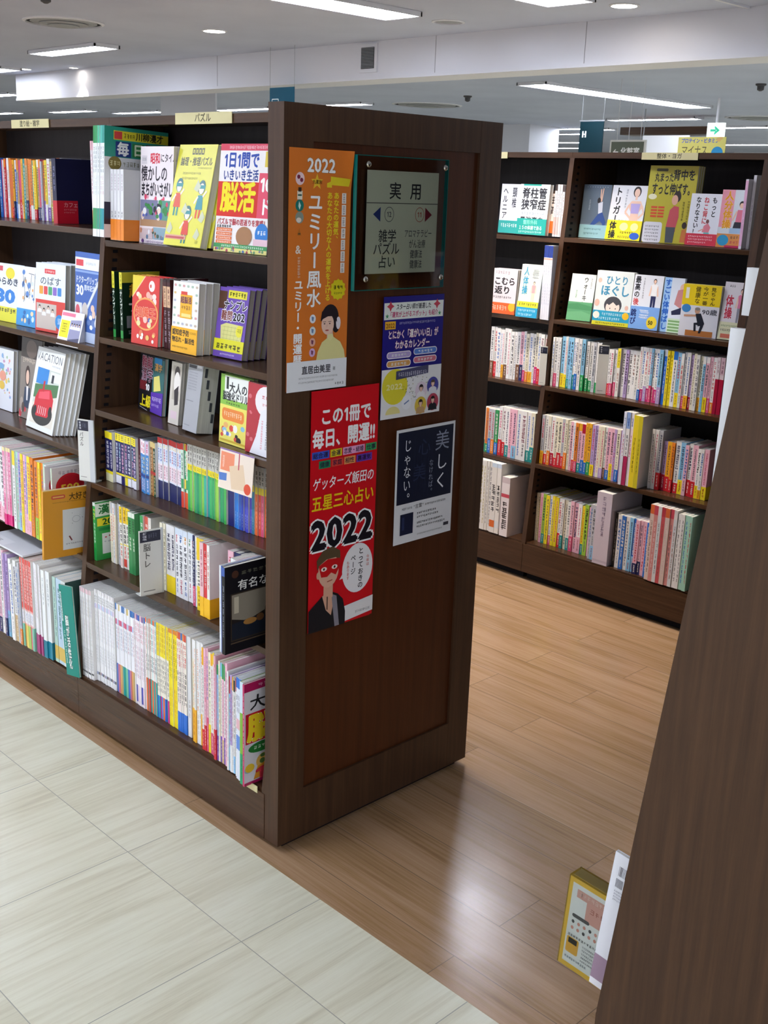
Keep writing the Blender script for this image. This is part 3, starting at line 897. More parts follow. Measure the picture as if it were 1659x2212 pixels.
A.txt('雑学', 17, 55, 13, '#2d2d30', .008, fit=25); A.txt('パズル', 10, 67.5, 13, '#2d2d30', .008, fit=37); A.txt('占い', 17, 80, 13, '#2d2d30', .008, fit=25)
A.txt('アロマテラピー', 53, 55, 8.5, '#45454a', .004, fit=40); A.txt('がん治療', 60, 65, 9, '#45454a', .004, fit=24); A.txt('健康法', 62, 75, 9, '#45454a', .008, fit=18); A.txt('健康法', 62, 85, 9, '#45454a', .008, fit=18)
p = PM(); p.box(-.115, -.0092, -.113, .122, -.0086, .119, '#c9cbb4')
p.art(A, (-.115, -.0093, .119), (1, 0, 0), (0, 0, -1), (0, -1, 0), .00237, step=.00001)
p.build('section_card', M_MATTE, sg)
for x, z in ((-.118, .131), (.137, .132), (-.118, -.124), (.138, -.126)):
    p = PM(); pr = [(.0, 0), (.0055, 0), (.0055, .0015), (.007, .002), (.007, .0035), (.005, .006), (.002, .0072)]
    n = 20; b = 0
    for r, h in pr:
        p.v += [(x + r * math.cos(2 * PI * i / n), -.0135 - h, z + r * math.sin(2 * PI * i / n)) for i in range(n)]
    for j in range(len(pr) - 1):
        for i in range(n):
            k = (i + 1) % n
            p.f.append((j * n + i, j * n + k, (j + 1) * n + k, (j + 1) * n + i)); p.c.append(C('#ccc')); p.m.append(0)
    p.f.append(tuple((len(pr) - 1) * n + i for i in range(n))); p.c.append(C('#ccc')); p.m.append(0)
    p.build('bolt', M_METAL, sg)
tag(sg, 'clear acrylic sign with a cream section card and four bolts', 'sign')

# ================================================================ BOOKS
PAL = {'white': '#eceae8', 'cream': '#e9e2c9', 'grey': '#b9bac0', 'pink': '#eab4c4', 'rose': '#d8557c', 'magenta': '#c32a72', 'red': '#cf2530', 'crimson': '#b01536',
       'orange': '#e8852c', 'amber': '#f0b02a', 'yellow': '#f2da2a', 'olive': '#b3a63c', 'lime': '#9fc744', 'green': '#2f9a58', 'teal': '#1f8f8c', 'mint': '#a8d8c4',
       'sky': '#8cc4e6', 'blue': '#2a6fc4', 'navy': '#1d2458', 'indigo': '#3a3f9e', 'violet': '#7a52b0', 'lilac': '#b9a0d0', 'brown': '#7a5238', 'black': '#1b1b20',
       'ivory': '#e4e2dc', 'tan': '#c9ab7c'}
def jit(h, a=.06):
    c = C(h); k = 1 + random.uniform(-a, a)
    return (min(1, c[0] * k), min(1, c[1] * k), min(1, c[2] * k), 1.0)
ORD = ('first second third fourth fifth sixth seventh eighth ninth tenth eleventh twelfth thirteenth fourteenth fifteenth sixteenth seventeenth eighteenth nineteenth twentieth '
       'twenty-first twenty-second twenty-third twenty-fourth twenty-fifth twenty-sixth twenty-seventh twenty-eighth twenty-ninth thirtieth').split()
for d_, w_ in (('thirtieth', 'thirty'), ('fortieth', 'forty'), ('fiftieth', 'fifty'), ('sixtieth', 'sixty'), ('seventieth', 'seventy'), ('eightieth', 'eighty'), ('ninetieth', 'ninety'), ('hundredth', 'hundred')):
    if d_ != 'thirtieth':
        ORD.append(d_)
    for o_ in ORD[:9]:
        ORD.append(w_ + '-' + o_)

def upright_book(kind, t, h, d, col, art=None, side=None, foot=None, side_art=None, parent_mat=None):
    """closed book on its lower edge: spine at x = 0, thickness along y, depth along x"""
    tb = min(.0009, t * .2)
    p = PM()
    p.prism([(0, 0), (d, 0), (d, tb), (tb, tb), (tb, t - tb), (d, t - tb), (d, t), (0, t)], 'z', 0, h, col)
    if side is not None:
        p.c[2] = C(side); p.c[8] = C(side)
    if art:
        p.art(art, (0, t, h), (0, -1, 0), (0, 0, -1), (-1, 0, 0), t / 100, sv=h / art.h)
    if side_art:
        p.art(side_art, (0, 0, h), (1, 0, 0), (0, 0, -1), (0, -1, 0), d / 100, step=.000012, sv=h / side_art.h)
    o = p.build(kind, M_PRINT)
    p = PM(); p.box(tb, tb, .0008, d - .0015, t - tb, h - .0008); p.build('page_block', M_PAPER, o)
    if foot:
        fh, fc, fa = foot
        p = PM(); e = .00035
        p.prism([(-e, -e), (d * .55, -e), (d * .55, 0), (0, 0), (0, t), (d * .55, t), (d * .55, t + e), (-e, t + e)], 'z', .0005, h * fh, fc)
        if fa:
            p.art(fa, (-e, t, h * fh), (0, -1, 0), (0, 0, -1), (-1, 0, 0), t / 100, sv=h * fh / fa.h)
        p.build('paper_band', M_PRINT, o)
    return o

def spine_art(t, h, head=None, marks=(), foot=None):
    """bands and unreadable upright print for a spine; fractions run from the top"""
    A = Art(100.0 * h / t)
    H = A.h
    if head:
        A.rect(0, 0, 100, H * head[0], head[1])
    for m in marks:
        if m[0] == 'r':            # rectangle  r, f0, f1, colour
            A.rect(0, H * m[1], 100, H * (m[2] - m[1]), m[3])
        elif m[0] == 't':          # real writing  t, text, f0, f1, colour
            n = len(m[1]); L = H * (m[3] - m[2])
            s = min(92, L / n)
            A.txt(m[1], 50, H * m[2], s, m[4], .03, v=True, fit=L)
        else:                      # marks  p, f0, f1, count, colour, width
            w = m[5]
            A.ps(50 - w / 2, H * m[1], w, H * (m[2] - m[1]), m[3], m[4], True, den=1.25)
    return A if A.items else None

def rstyle(bgs, tcols, feet=None, pf=0.0, heads=None, ph=0.0, fr=(.18, .34), big=0.5, mat=None):
    """a style that draws spine colours at random from what the shelf shows"""
    def f(i, t, h):
        bg = random.choice(bgs)
        hd = random.choice(heads) if heads and random.random() < ph else None
        ft = random.choice(feet) if feet and random.random() < pf else None
        tc = random.choice(tcols)
        tc = PAL.get(tc, tc)
        if bg in ('navy', 'black', 'blue', 'green', 'teal', 'red', 'crimson', 'violet', 'indigo', 'brown', 'magenta'):
            tc = '#f2efe9'
        marks = []
        a = .05
        if hd:
            a = random.uniform(.1, .2)
        f1 = 1 - (random.uniform(*fr) if ft else .06)
        if random.random() < big:
            m = a + (f1 - a) * random.uniform(.6, .75)
            n = random.randint(6, 11)
            marks.append(('p', a + .02, m, n, tc, 78))
            marks.append(('p', m + .02, f1 - .02, random.randint(4, 6), '#6a6a70' if tc != '#f2efe9' else tc, 45))
        else:
            marks.append(('p', a + .02, f1 - .03, random.randint(12, 18), tc, 52))
        foot = None
        if ft:
            fa = Art(100.0 * h * (1 - f1) / t)
            fa.ps(28, fa.h * .12, 44, fa.h * .7, random.randint(3, 6), '#fdf8ee' if ft not in ('yellow', 'amber', 'lime', 'cream', 'pink', 'sky') else '#b3202c', True, den=1.2)
            foot = (1 - f1, jit(PAL[ft]), fa)
        d = bg + ' spine' + (f', {hd} top' if hd else '') + (f', {ft} foot' if ft else '')
        return dict(col=jit(PAL[bg]), art=spine_art(t, h, (a - .01, jit(PAL[hd])) if hd else None, marks), foot=foot, desc=d,
                    side=jit(PAL['ivory' if bg == 'white' else bg]))
    return f

def fixed(desc, col, head=None, marks=(), foot=None, side=None):
    """a style for a run of one series; colours may be lists that the run cycles through"""
    pick = lambda c, i: c[i % len(c)] if isinstance(c, list) else c
    def f(i, t, h):
        mk = []
        for m in marks:
            m = list(m)
            k = 3 if m[0] == 'r' else 4
            m[k] = pick(m[k], i); mk.append(tuple(m))
        ft = None
        if foot:
            ft = (foot[0], jit(pick(foot[1], i), .03), None)
        return dict(col=jit(pick(col, i), .03), art=spine_art(t, h, (head[0], pick(head[1], i)) if head else None, mk), foot=ft, desc=pick(desc, i), side=pick(side, i) if side else jit('#e8e6e2'))
    return f

def shelf_row(ox, z, segs, where, kind, group, rev=False):
    """fills one shelf from left to right; every book is its own object"""
    out = []
    for s in segs:
        n = s['n']
        ws = [random.uniform(.75, 1.3) if s.get('var', 1) else 1.0 for _ in range(n)]
        tot = s['yl'] - s['yr']
        k = tot / sum(ws)
        y = s['yl']
        for i in range(n):
            t = ws[i] * k
            hv = s['h'] if not isinstance(s['h'], tuple) else random.uniform(*s['h'])
            g = .0007
            th = t - g
            st = s['style'](i, th, hv)
            x = s['x'] + (s.get('dx', 0) * (i / max(1, n - 1))) + random.uniform(-1, 1) * s.get('jx', .003)
            o = upright_book(s.get('kind', kind), th, hv, s.get('d', .128), st['col'], st['art'], st.get('side'), st.get('foot'), st.get('side_art'))
            o.location = (ox + x, y - t + g / 2, z + .0006)
            roll = s.get('roll', 0.0)
            if roll:
                o.rotation_euler = (math.radians(roll), 0, 0)
                o.location.z += abs(math.sin(math.radians(roll))) * th
            out.append((o, st['desc'], s.get('kind', kind)))
            y -= t
    N = len(out)
    for k, (o, d, kd) in enumerate(out):
        num = ORD[N - 1 - k if rev else k]
        tag(o, f'{d}, {num} from {where}', 'magazine' if 'magazine' in kd else 'book', group)
    return out

R = rstyle
TX = ['black', 'navy', 'red', '#55555c', 'blue', 'rose']
# ---- puzzle bay, fourth shelf (z .763): pocket puzzle series
nav = '#23245f'
shelf_row(0, .763, [
    dict(n=2, yl=.958, yr=.915, h=.151, x=.112, d=.106, style=fixed('navy pocket spine with yellow ends', nav, (.14, '#f2de2a'), [('p', .18, .74, 7, '#f6f2fa', 70), ('r', .78, .84, '#f2de2a'), ('r', .84, 1, '#f0ecc0')])),
    dict(n=7, yl=.912, yr=.80, h=.152, x=.12, d=.106, style=fixed('navy pocket spine with yellow top and pale foot', nav, (.15, '#f4e02e'), [('p', .02, .13, 3, '#3a3050', 60), ('p', .18, .46, 4, ['#e8f0fa', '#bfe4ee', '#f6c8da', '#f3a6c2'], 76), ('p', .46, .76, 4, ['#f3e6ff', '#ffffff', '#f6c0d6'], 76), ('r', .78, .82, '#efdc3a'), ('r', .83, .99, ['#e9e9f2', '#e9e9f2', '#24255c', '#f2de2a', '#eaeaf0'])])),
    dict(n=1, yl=.798, yr=.785, h=.155, x=.123, d=.106, style=fixed('dark red pocket spine', '#4a1526', None, [('p', .3, .8, 6, '#c9a0a8', 60)])),
    dict(n=3, yl=.783, yr=.735, h=.156, x=.12, d=.106, style=fixed('sky blue pocket spine with pink and white print', '#3c86cc', (.26, ['#f2e3ea', '#efe8ee', '#d8c8e0']), [('p', .03, .24, 2, '#d84a6c', 76), ('p', .3, .62, 4, ['#d8eefc', '#f6e07a', '#ffffff'], 74), ('r', .64, .7, '#1d3f8a'), ('p', .72, .96, 4, '#fff0f4', 60)])),
    dict(n=3, yl=.733, yr=.702, h=.158, x=.12, d=.106, style=fixed('mixed colour pocket spine', ['#8a5a2a', '#c8802c', '#1f3f2c'], (.1, '#d8c080'), [('p', .14, .5, 5, '#f3e6c8', 70), ('r', .54, .6, '#b02a2a'), ('p', .62, .95, 5, '#f6e8a0', 60)])),
    dict(n=10, yl=.70, yr=.582, h=.177, x=.128, style=fixed('red-topped puzzle spine with navy foot', '#dfe4f2', (.09, '#d0282c'), [('p', .1, .16, 2, '#f6d860', 70), ('p', .17, .38, 5, ['#2a5cb0', '#2a5cb0', '#c83a54'], 70), ('r', .42, .68, '#efdfe6'), ('p', .44, .66, 5, ['#c04a6a', '#8a5a7a'], 60), ('r', .7, 1, '#1c2358')])),
    dict(n=3, yl=.58, yr=.547, h=.182, x=.122, style=fixed('green and red puzzle spine', ['#cfe6d4', '#2d8f62', '#d8e6d0'], (.1, ['#c8302c', '#e8c02a', '#c8302c']), [('p', .14, .5, 5, ['#1f6a4a', '#eef6e8', '#d0402c'], 74), ('r', .55, .7, ['#2f9a5c', '#f0d34a', '#2f9a5c']), ('r', .75, 1, ['#d8402c', '#e2503a', '#e8642a'])])),
    dict(n=16, yl=.545, yr=.366, h=.188, x=.12, var=0, style=fixed('green number puzzle spine with yellow belt', ['#2a9a5a', '#5cb544', '#8cc63a', '#2fa062', '#1f8a5c', '#43ac50', '#7cbc3c', '#2aa488', '#1e9a94', '#33a85c'], (.30, '#c9c6be'), [('p', .03, .1, 2, '#55534e', 60), ('p', .11, .27, 2, '#35332f', 84), ('r', .30, .39, '#f0dc2a'), ('p', .31, .38, 1, '#a8901c', 76), ('r', .43, .95, ['#38ac66', '#74c650', '#a0d452', '#3cb070', '#2c9c68', '#52ba5c', '#8aca4c', '#38b49a', '#2caaa2', '#44b86a'])])),
    dict(n=1, yl=.364, yr=.337, h=.190, x=.118, style=fixed('thick navy number puzzle spine with one huge character', '#141c66', (.34, '#b9b6ae'), [('t', '数', .1, .27, '#1a1814'), ('r', .31, .39, '#e8d42a'), ('p', .325, .38, 1, '#8a781c', 70)])),
    dict(n=8, yl=.335, yr=.252, h=.187, x=.12, var=0, style=fixed('blue number puzzle spine with yellow belt', ['#1f6fc8', '#2a7fd6', '#2458b8', '#2a3fae', '#3f45b4', '#4a4cc0', '#5a52c4', '#2f7a9c'], (.30, '#bfbdb8'), [('p', .03, .1, 2, '#55534e', 60), ('p', .11, .27, 2, '#35332f', 84), ('r', .30, .39, '#f0dc2a'), ('p', .31, .38, 1, '#a8901c', 76), ('p', .75, .95, 5, '#cfe0f6', 30)])),
    dict(n=5, yl=.25, yr=.195, h=.183, x=.124, var=0, style=fixed(['orange number puzzle spine with yellow belt', 'red number puzzle spine with yellow belt', 'pink number puzzle spine with yellow belt'], ['#ea6a34', '#e4493a', '#e0557e'], (.30, '#bfbbb4'), [('p', .06, .27, 3, '#35332f', 84), ('r', .30, .40, '#f0dc2a'), ('p', .5, .9, 6, '#fbe2d6', 30)])),
    dict(n=7, yl=.19, yr=.10, h=.183, x=.124, var=0, style=fixed('orange number puzzle spine hidden in the corner', '#e4893a', (.30, '#bfbbb4'), [('r', .30, .40, '#f0dc2a')])),
], "divider, puzzle bay's fourth shelf", 'puzzle_book', 'pocket puzzle spines on the fourth shelf')

# ---- puzzle bay, fifth shelf (z .518)
def drill_cover(i, t, h):
    A = Art(180, '#36a64c'); A.rect(0, 4, 100, 40, '#eaf4e2'); A.txt('漢字', 8, 8, 30, '#1f7a3a', .03); A.rect(4, 50, 92, 24, '#f0e02e'); A.txt('200', 18, 48, 26, '#1c6a34', .04)
    A.rect(8, 80, 70, 9, '#1f8a46'); A.rect(16, 98, 70, 64, '#eef2ee'); A.blobs(22, 104, 58, 50, 14, ['#e9a2a8', '#c9c9d2', '#d25a64'], 2, 5)
    return dict(col='#37aa50', art=spine_art(t, h, (.06, '#e8f0e4'), [('p', .1, .3, 3, '#f2ea5a', 80), ('p', .34, .7, 6, '#eef6ea', 66), ('r', .78, .98, '#249a44')]), desc='green kanji drill book with a yellow label', side='#36a64c', side_art=A)
shelf_row(0, .518, [
    dict(n=1, yl=.965, yr=.95, h=.182, x=.064, d=.128, style=drill_cover),
    dict(n=4, yl=.925, yr=.885, h=.188, x=.098, style=R(['white', 'cream'], ['orange', 'red'], None, 0, ['grey'], .4)),
    dict(n=3, yl=.883, yr=.858, h=.192, x=.098, style=R(['grey', 'white', 'sky'], ['#4a5a7a', 'navy'], None, 0)),
    dict(n=4, yl=.856, yr=.80, h=.19, x=.092, style=fixed('yellow-topped comic quiz spine', ['#f2efe6', '#ece8dc'], (.26, ['#f2d024', '#eec226']), [('p', .03, .23, 2, '#8a5a18', 80), ('p', .28, .58, 4, '#17171a', 92), ('r', .6, .62, '#e9d24a'), ('p', .63, .82, 3, '#d8382c', 80), ('r', .84, .97, ['#f0d9d0', '#d84a3c', '#e8e0da'])])),
    dict(n=2, yl=.798, yr=.762, h=.188, x=.082, style=fixed('green trivia spine', ['#3a8f52', '#2f7d46'], (.08, '#dfe8d8'), [('p', .12, .34, 2, '#123a1f', 84), ('p', .4, .62, 4, '#e8eedc', 60)], side='#4a9a5c')),
    dict(n=3, yl=.74, yr=.69, h=.19, x=.09, style=fixed(['green spine behind the white index plate', 'red spine behind the white index plate'], ['#3a9a54', '#d05a4a', '#dcd6cc'], None, [('p', .1, .7, 7, '#f0f0e6', 70)])),
    dict(n=2, yl=.625, yr=.60, h=.198, x=.08, style=R(['yellow', 'cream'], ['#6a5a20'], None, 0)),
    dict(n=2, yl=.598, yr=.556, h=.199, x=.08, style=fixed('white quiz spine, navy print, yellow foot', '#eceaea', None, [('p', .12, .66, 8, '#20204a', 84)], (.26, '#f2d41c'))),
    dict(n=5, yl=.554, yr=.462, h=.2, x=.08, style=fixed('white puzzle spine with small coloured rings', '#eeeef0', (.1, '#d8e2ee'), [('p', .08, .2, 2, ['#d8505a', '#3a7ac0', '#e8a03a', '#4aa06a'], 60), ('p', .22, .7, 6, '#5a5a62', 76), ('p', .72, .95, 3, ['#3a6ab0', '#c85a6a'], 60)])),
    dict(n=3, yl=.46, yr=.43, h=.202, x=.076, style=R(['white', 'sky', 'navy'], ['navy', 'blue'], ['lilac', 'blue', 'rose'], .5)),
    dict(n=2, yl=.428, yr=.392, h=.205, x=.066, style=fixed('yellow spine with black running print', ['#f0d22c', '#f3e27a'], (.3, '#f0c81e'), [('r', .3, .66, '#f4f0e2'), ('p', .3, .66, 7, '#26221a', 80), ('p', .72, .94, 4, '#b06a18', 60)])),
    dict(n=3, yl=.39, yr=.345, h=.206, x=.045, style=fixed(['pink spine with amber foot poking out', 'red spine with amber foot poking out', 'white spine with amber foot poking out'], ['#eec0c6', '#d6353c', '#f0ece6'], None, [('p', .08, .6, 6, ['#b0485a', '#f6dad6', '#d85a3c'], 60)], (.27, '#f2bb1e'))),
    dict(n=4, yl=.28, yr=.20, h=.21, x=.06, d=.15, style=R(['white', 'pink', 'cream', 'navy'], TX, None, 0)),
    dict(n=3, yl=.196, yr=.163, h=.222, x=.0, d=.16, style=R(['cream', 'white', 'pink'], TX, ['crimson', 'red'], .8, fr=(.3, .5))),
], "divider, puzzle bay's fifth shelf", 'puzzle_book', 'brain training spines on the fifth shelf')

# ---- puzzle bay, base shelf (z .155): tall puzzle magazines
pale = ['#dfe6ea', '#e9e2e6', '#e2ecdf', '#efe9d8', '#e2e2f0']
shelf_row(0, .155, [
    dict(n=10, yl=.9655, yr=.903, h=.291, x=.012, jx=.0015, d=.21, var=0, style=fixed('pale puzzle magazine spine with rosy top', '#efeeee', (.05, '#e9c9cf'), [('p', .1, .3, 5, ['#9fb6c0', '#b9a9c4', '#a8c2a8', '#c9b29a'], 70), ('p', .34, .62, 7, ['#c8d3c0', '#d9c9b4', '#c3cbdc', '#e0b9c0'], 66), ('p', .66, .9, 8, ['#5f6468', '#7a7f86'], 60), ('r', .93, .95, '#3a3a40')])),
    dict(n=14, yl=.903, yr=.795, h=.297, x=.026, jx=.0015, d=.21, var=0, style=fixed('white puzzle magazine spine with grey print', '#f1f1f2', (.04, ['#f2f0ee', '#dcd8da']), [('p', .06, .14, 3, '#6a6d72', 70), ('r', .15, .2, ['#cfd0ea', '#e2d3e6', '#c9dcec']), ('p', .22, .55, 8, ['#c4c4cc', '#b6c4d0', '#d6c0c8'], 60), ('p', .6, .8, 6, ['#a9adb4', '#c9cdd2'], 60), ('r', .9, .93, ['#8f97b8', '#55585e', '#b9a0a8'])])),
    dict(n=11, yl=.793, yr=.695, h=.284, x=.028, jx=.0015, d=.21, style=fixed([x + '-footed white puzzle magazine spine' for x in ('blue', 'rose', 'orange', 'tan', 'teal', 'green', 'mint')], '#eeeef2', (.07, ['#3f7ab8', '#e9e7ea', '#d8c07a', '#eef0f4', '#2a66b0']), [('r', .17, .23, ['#d0557a', '#c2c9e4', '#d8708a']), ('p', .25, .5, 6, ['#8f9ec0', '#c07a90', '#9aa9bc'], 66)], (.33, ['#4a72c4', '#c8768c', '#e0a060', '#b8a06a', '#1f9a98', '#2aa08c', '#7cc09a']))),
    dict(n=7, yl=.693, yr=.632, h=.284, x=.027, jx=.0015, d=.21, style=fixed('white puzzle magazine spine with pink print', '#f0e9ec', (.06, ['#2f5fb4', '#e0b6c2', '#7a5a9a']), [('p', .08, .3, 4, ['#d86a8a', '#c8506a', '#e08a9a'], 76), ('p', .34, .7, 7, ['#c06a8a', '#9a7aa8'], 60), ('r', .78, .97, ['#e9dfe2', '#4a4fae', '#e4cdd6'])])),
    dict(n=8, yl=.63, yr=.575, h=.29, x=.027, jx=.0015, d=.21, style=fixed(['orange-footed crossword magazine spine', 'teal-footed crossword magazine spine', 'red-footed crossword magazine spine'], ['#efe3da', '#dff0ec', '#f3e6e2'], (.05, ['#e87a4a', '#5ab8c0', '#d86a4a']), [('p', .08, .34, 4, ['#c85a3a', '#2a9a9a', '#d8485a'], 80), ('p', .38, .56, 4, '#26262c', 84)], (.36, ['#e8703a', '#2aa6a0', '#d84a4a', '#48b0a0']))),
    dict(n=8, yl=.573, yr=.515, h=.292, x=.027, jx=.0015, d=.21, style=fixed('yellow-topped magazine spine with black script', '#f4eedc', (.34, ['#f3de1e', '#f0d81c', '#f5e23a']), [('p', .02, .3, 5, '#b8761c', 80), ('p', .36, .72, 7, '#191920', 88)], (.24, ['#2f62c0', '#1f9ab0', '#c8308a', '#2a86d8', '#e8702a']))),
    dict(n=4, yl=.513, yr=.473, h=.293, x=.026, jx=.0015, d=.21, style=fixed('all-yellow puzzle magazine spine', ['#f4df1c', '#f6e42a', '#f0d218'], (.04, '#e0862a'), [('p', .08, .5, 7, '#7a7018', 70), ('p', .6, .9, 6, '#c8861c', 50)])),
    dict(n=5, yl=.471, yr=.425, h=.298, x=.024, jx=.0015, d=.21, style=fixed('red-printed quiz magazine spine with blue foot', ['#f0e6d8', '#ecdcd2'], (.07, ['#e8863a', '#d04a3a', '#3a6ab0']), [('p', .09, .34, 4, ['#d0302a', '#c83a2a'], 84), ('p', .38, .72, 6, '#1c1c22', 86)], (.2, '#2f6fcc'))),
    dict(n=1, yl=.423, yr=.406, h=.298, x=.024, d=.21, style=fixed('thick plain grey white magazine spine', '#e2e2e4', None, [('p', .62, .8, 4, '#b9b4b0', 60)])),
    dict(n=6, yl=.39, yr=.338, h=.302, x=.02, d=.21, style=R(['white', 'white', 'cream'], ['black', 'red', 'navy', 'orange'], ['orange', 'amber'], .4, ['orange', 'white', 'cream'], .4)),
    dict(n=7, yl=.336, yr=.272, h=(.29, .305), x=.012, d=.21, style=R(['white', 'white', 'cream', 'pink', 'ivory'], TX, ['red', 'rose', 'yellow', 'amber'], .5, ['amber', 'yellow', 'orange', 'lime'], .5)),
    dict(n=8, yl=.27, yr=.205, h=(.27, .3), x=.004, d=.21, style=R(['cream', 'lilac', 'white', 'sky', 'pink', 'ivory'], TX, ['red', 'violet', 'green', 'tan'], .6, ['teal', 'green', 'sky'], .5)),
    dict(n=7, yl=.203, yr=.155, h=(.255, .285), x=-.006, d=.21, style=R(['white', 'pink', 'sky', 'lilac'], TX + ['rose'], ['white', 'sky'], .3, ['amber', 'blue', 'crimson', 'black'], .8)),
    dict(n=4, yl=.153, yr=.128, h=.285, x=-.014, d=.21, style=fixed('white magazine spine with blue top', '#e4e8f2', (.1, '#2f74cc'), [('p', .16, .34, 3, '#2a2f4a', 70), ('r', .4, .5, '#e2b4bc'), ('r', .56, .7, '#6a90d8')])),
    dict(n=1, yl=.126, yr=.112, h=.285, x=-.02, d=.21, style=fixed('lime and green magazine spine', '#7fb83a', (.3, '#cfe0ea'), [('r', .7, 1, '#1f9a66'), ('p', .75, .95, 5, '#0f5a3a', 40)])),
], "divider, puzzle bay's bottom shelf", 'puzzle_magazine', 'puzzle magazines on the bottom shelf')

# ---- next bay: top shelf of thin paperbacks
shelf_row(0, 1.49, [
    dict(n=22, yl=1.86, yr=1.57, h=(.188, .196), x=.27, d=.07, style=R(['white', 'cream', 'red', 'orange', 'tan', 'brown', 'teal', 'yellow', 'rose', 'blue', 'amber'], TX, ['white', 'red', 'orange', 'navy'], .35, ['orange', 'white', 'amber'], .4)),
    dict(n=12, yl=1.568, yr=1.40, h=(.186, .197), x=.27, d=.07, style=R(['cream', 'tan', 'grey', 'white', 'yellow', 'pink', 'orange'], TX, ['violet', 'blue', 'olive', 'green', 'white'], .6, ['cream', 'amber', 'rose'], .3)),
    dict(n=1, yl=1.398, yr=1.372, h=.195, x=.272, d=.07, style=fixed('pale blue spine', '#b4c8ea', (.1, '#3f66b8'), [('p', .2, .8, 7, '#40507a', 60)])),
], "navy book, next bay's top shelf", 'trivia_book', 'trivia paperbacks on the top shelf of the next bay', rev=True)

# ---- next bay: fourth shelf of childrens titles, and the bottom row
shelf_row(0, .53, [
    dict(n=4, yl=1.56, yr=1.435, h=(.24, .26), x=.02, d=.19, style=R(['pink', 'rose', 'white'], TX, ['magenta', 'pink'], .5)),
    dict(n=3, yl=1.432, yr=1.385, h=.262, x=.012, d=.2, roll=2.2, style=fixed('pink picture book spine with magenta foot', ['#e88ab0', '#f0a8c0', '#e0709c'], (.05, '#f0e2a8'), [('p', .1, .6, 8, '#fff4f6', 66), ('p', .64, .8, 4, '#c2306c', 60)], (.14, '#d8267a'))),
    dict(n=8, yl=1.372, yr=1.235, h=.26, x=.014, d=.2, roll=2.2, style=R(['pink', 'cream', 'lilac', 'orange', 'white', 'mint', 'yellow'], TX + ['rose'], ['pink', 'sky'], .3, ['yellow', 'cream'], .3)),
    dict(n=5, yl=1.225, yr=1.145, h=.255, x=.014, d=.2, roll=2.0, style=R(['orange', 'mint', 'yellow', 'white', 'cream'], TX, ['orange', 'sky', 'lime'], .4)),
], "yellow picture book, next bay's fourth shelf", 'picture_book', 'picture books on the fourth shelf of the next bay', rev=True)
shelf_row(0, .155, [
    dict(n=6, yl=1.56, yr=1.465, h=(.285, .3), x=-.014, d=.21, style=R(['pink', 'white', 'lilac'], TX, ['sky', 'mint', 'pink'], .4)),
    dict(n=6, yl=1.463, yr=1.375, h=(.285, .3), x=-.02, d=.21, style=R(['white', 'lilac', 'pink', 'sky'], TX + ['rose'], ['sky', 'navy'], .4)),
    dict(n=5, yl=1.373, yr=1.29, h=(.265, .285), x=-.02, d=.21, style=R(['tan', 'white', 'cream', 'grey', 'navy'], ['brown', 'blue', 'navy'], ['tan', 'orange'], .3)),
    dict(n=6, yl=1.288, yr=1.215, h=.305, x=-.016, d=.22, style=fixed('red gingham magazine spine, bright foot', '#eeb4b0', (.56, '#e2554e'), [('p', .05, .5, 12, '#f6d8d0', 86), ('r', .58, .72, '#e9e6ea'), ('p', .6, .7, 3, '#5a86c0', 50)], (.26, ['#7cc2a8', '#e89a4c', '#e2d06a', '#a8c86a', '#e07a8a']))),
    dict(n=4, yl=1.213, yr=1.165, h=.305, x=-.012, d=.22, style=fixed('white craft magazine spine with plum foot', '#ecebee', None, [('p', .06, .6, 14, '#c9a0b8', 40)], (.22, '#a8487c'))),
    dict(n=2, yl=1.163, yr=1.118, h=.295, x=-.01, d=.22, style=fixed('wide white spine with deep teal foot', '#edf0f0', None, [('p', .08, .4, 6, '#9aa4aa', 40)], (.2, '#1a7f96'))),
    dict(n=3, yl=1.112, yr=1.03, h=.285, x=-.002, d=.22, style=fixed(['mint spine', 'pale blue spine with amber foot', 'white spine with amber foot'], ['#b4d4c8', '#b8cfe0', '#dfe4e4'], None, [('p', .1, .7, 9, '#5a8a8a', 50), ('r', .8, .96, '#d8b85a')], side='#4f7068')),
], "slanting teal book, next bay's bottom shelf", 'craft_magazine', 'magazines on the bottom shelf of the next bay', rev=True)

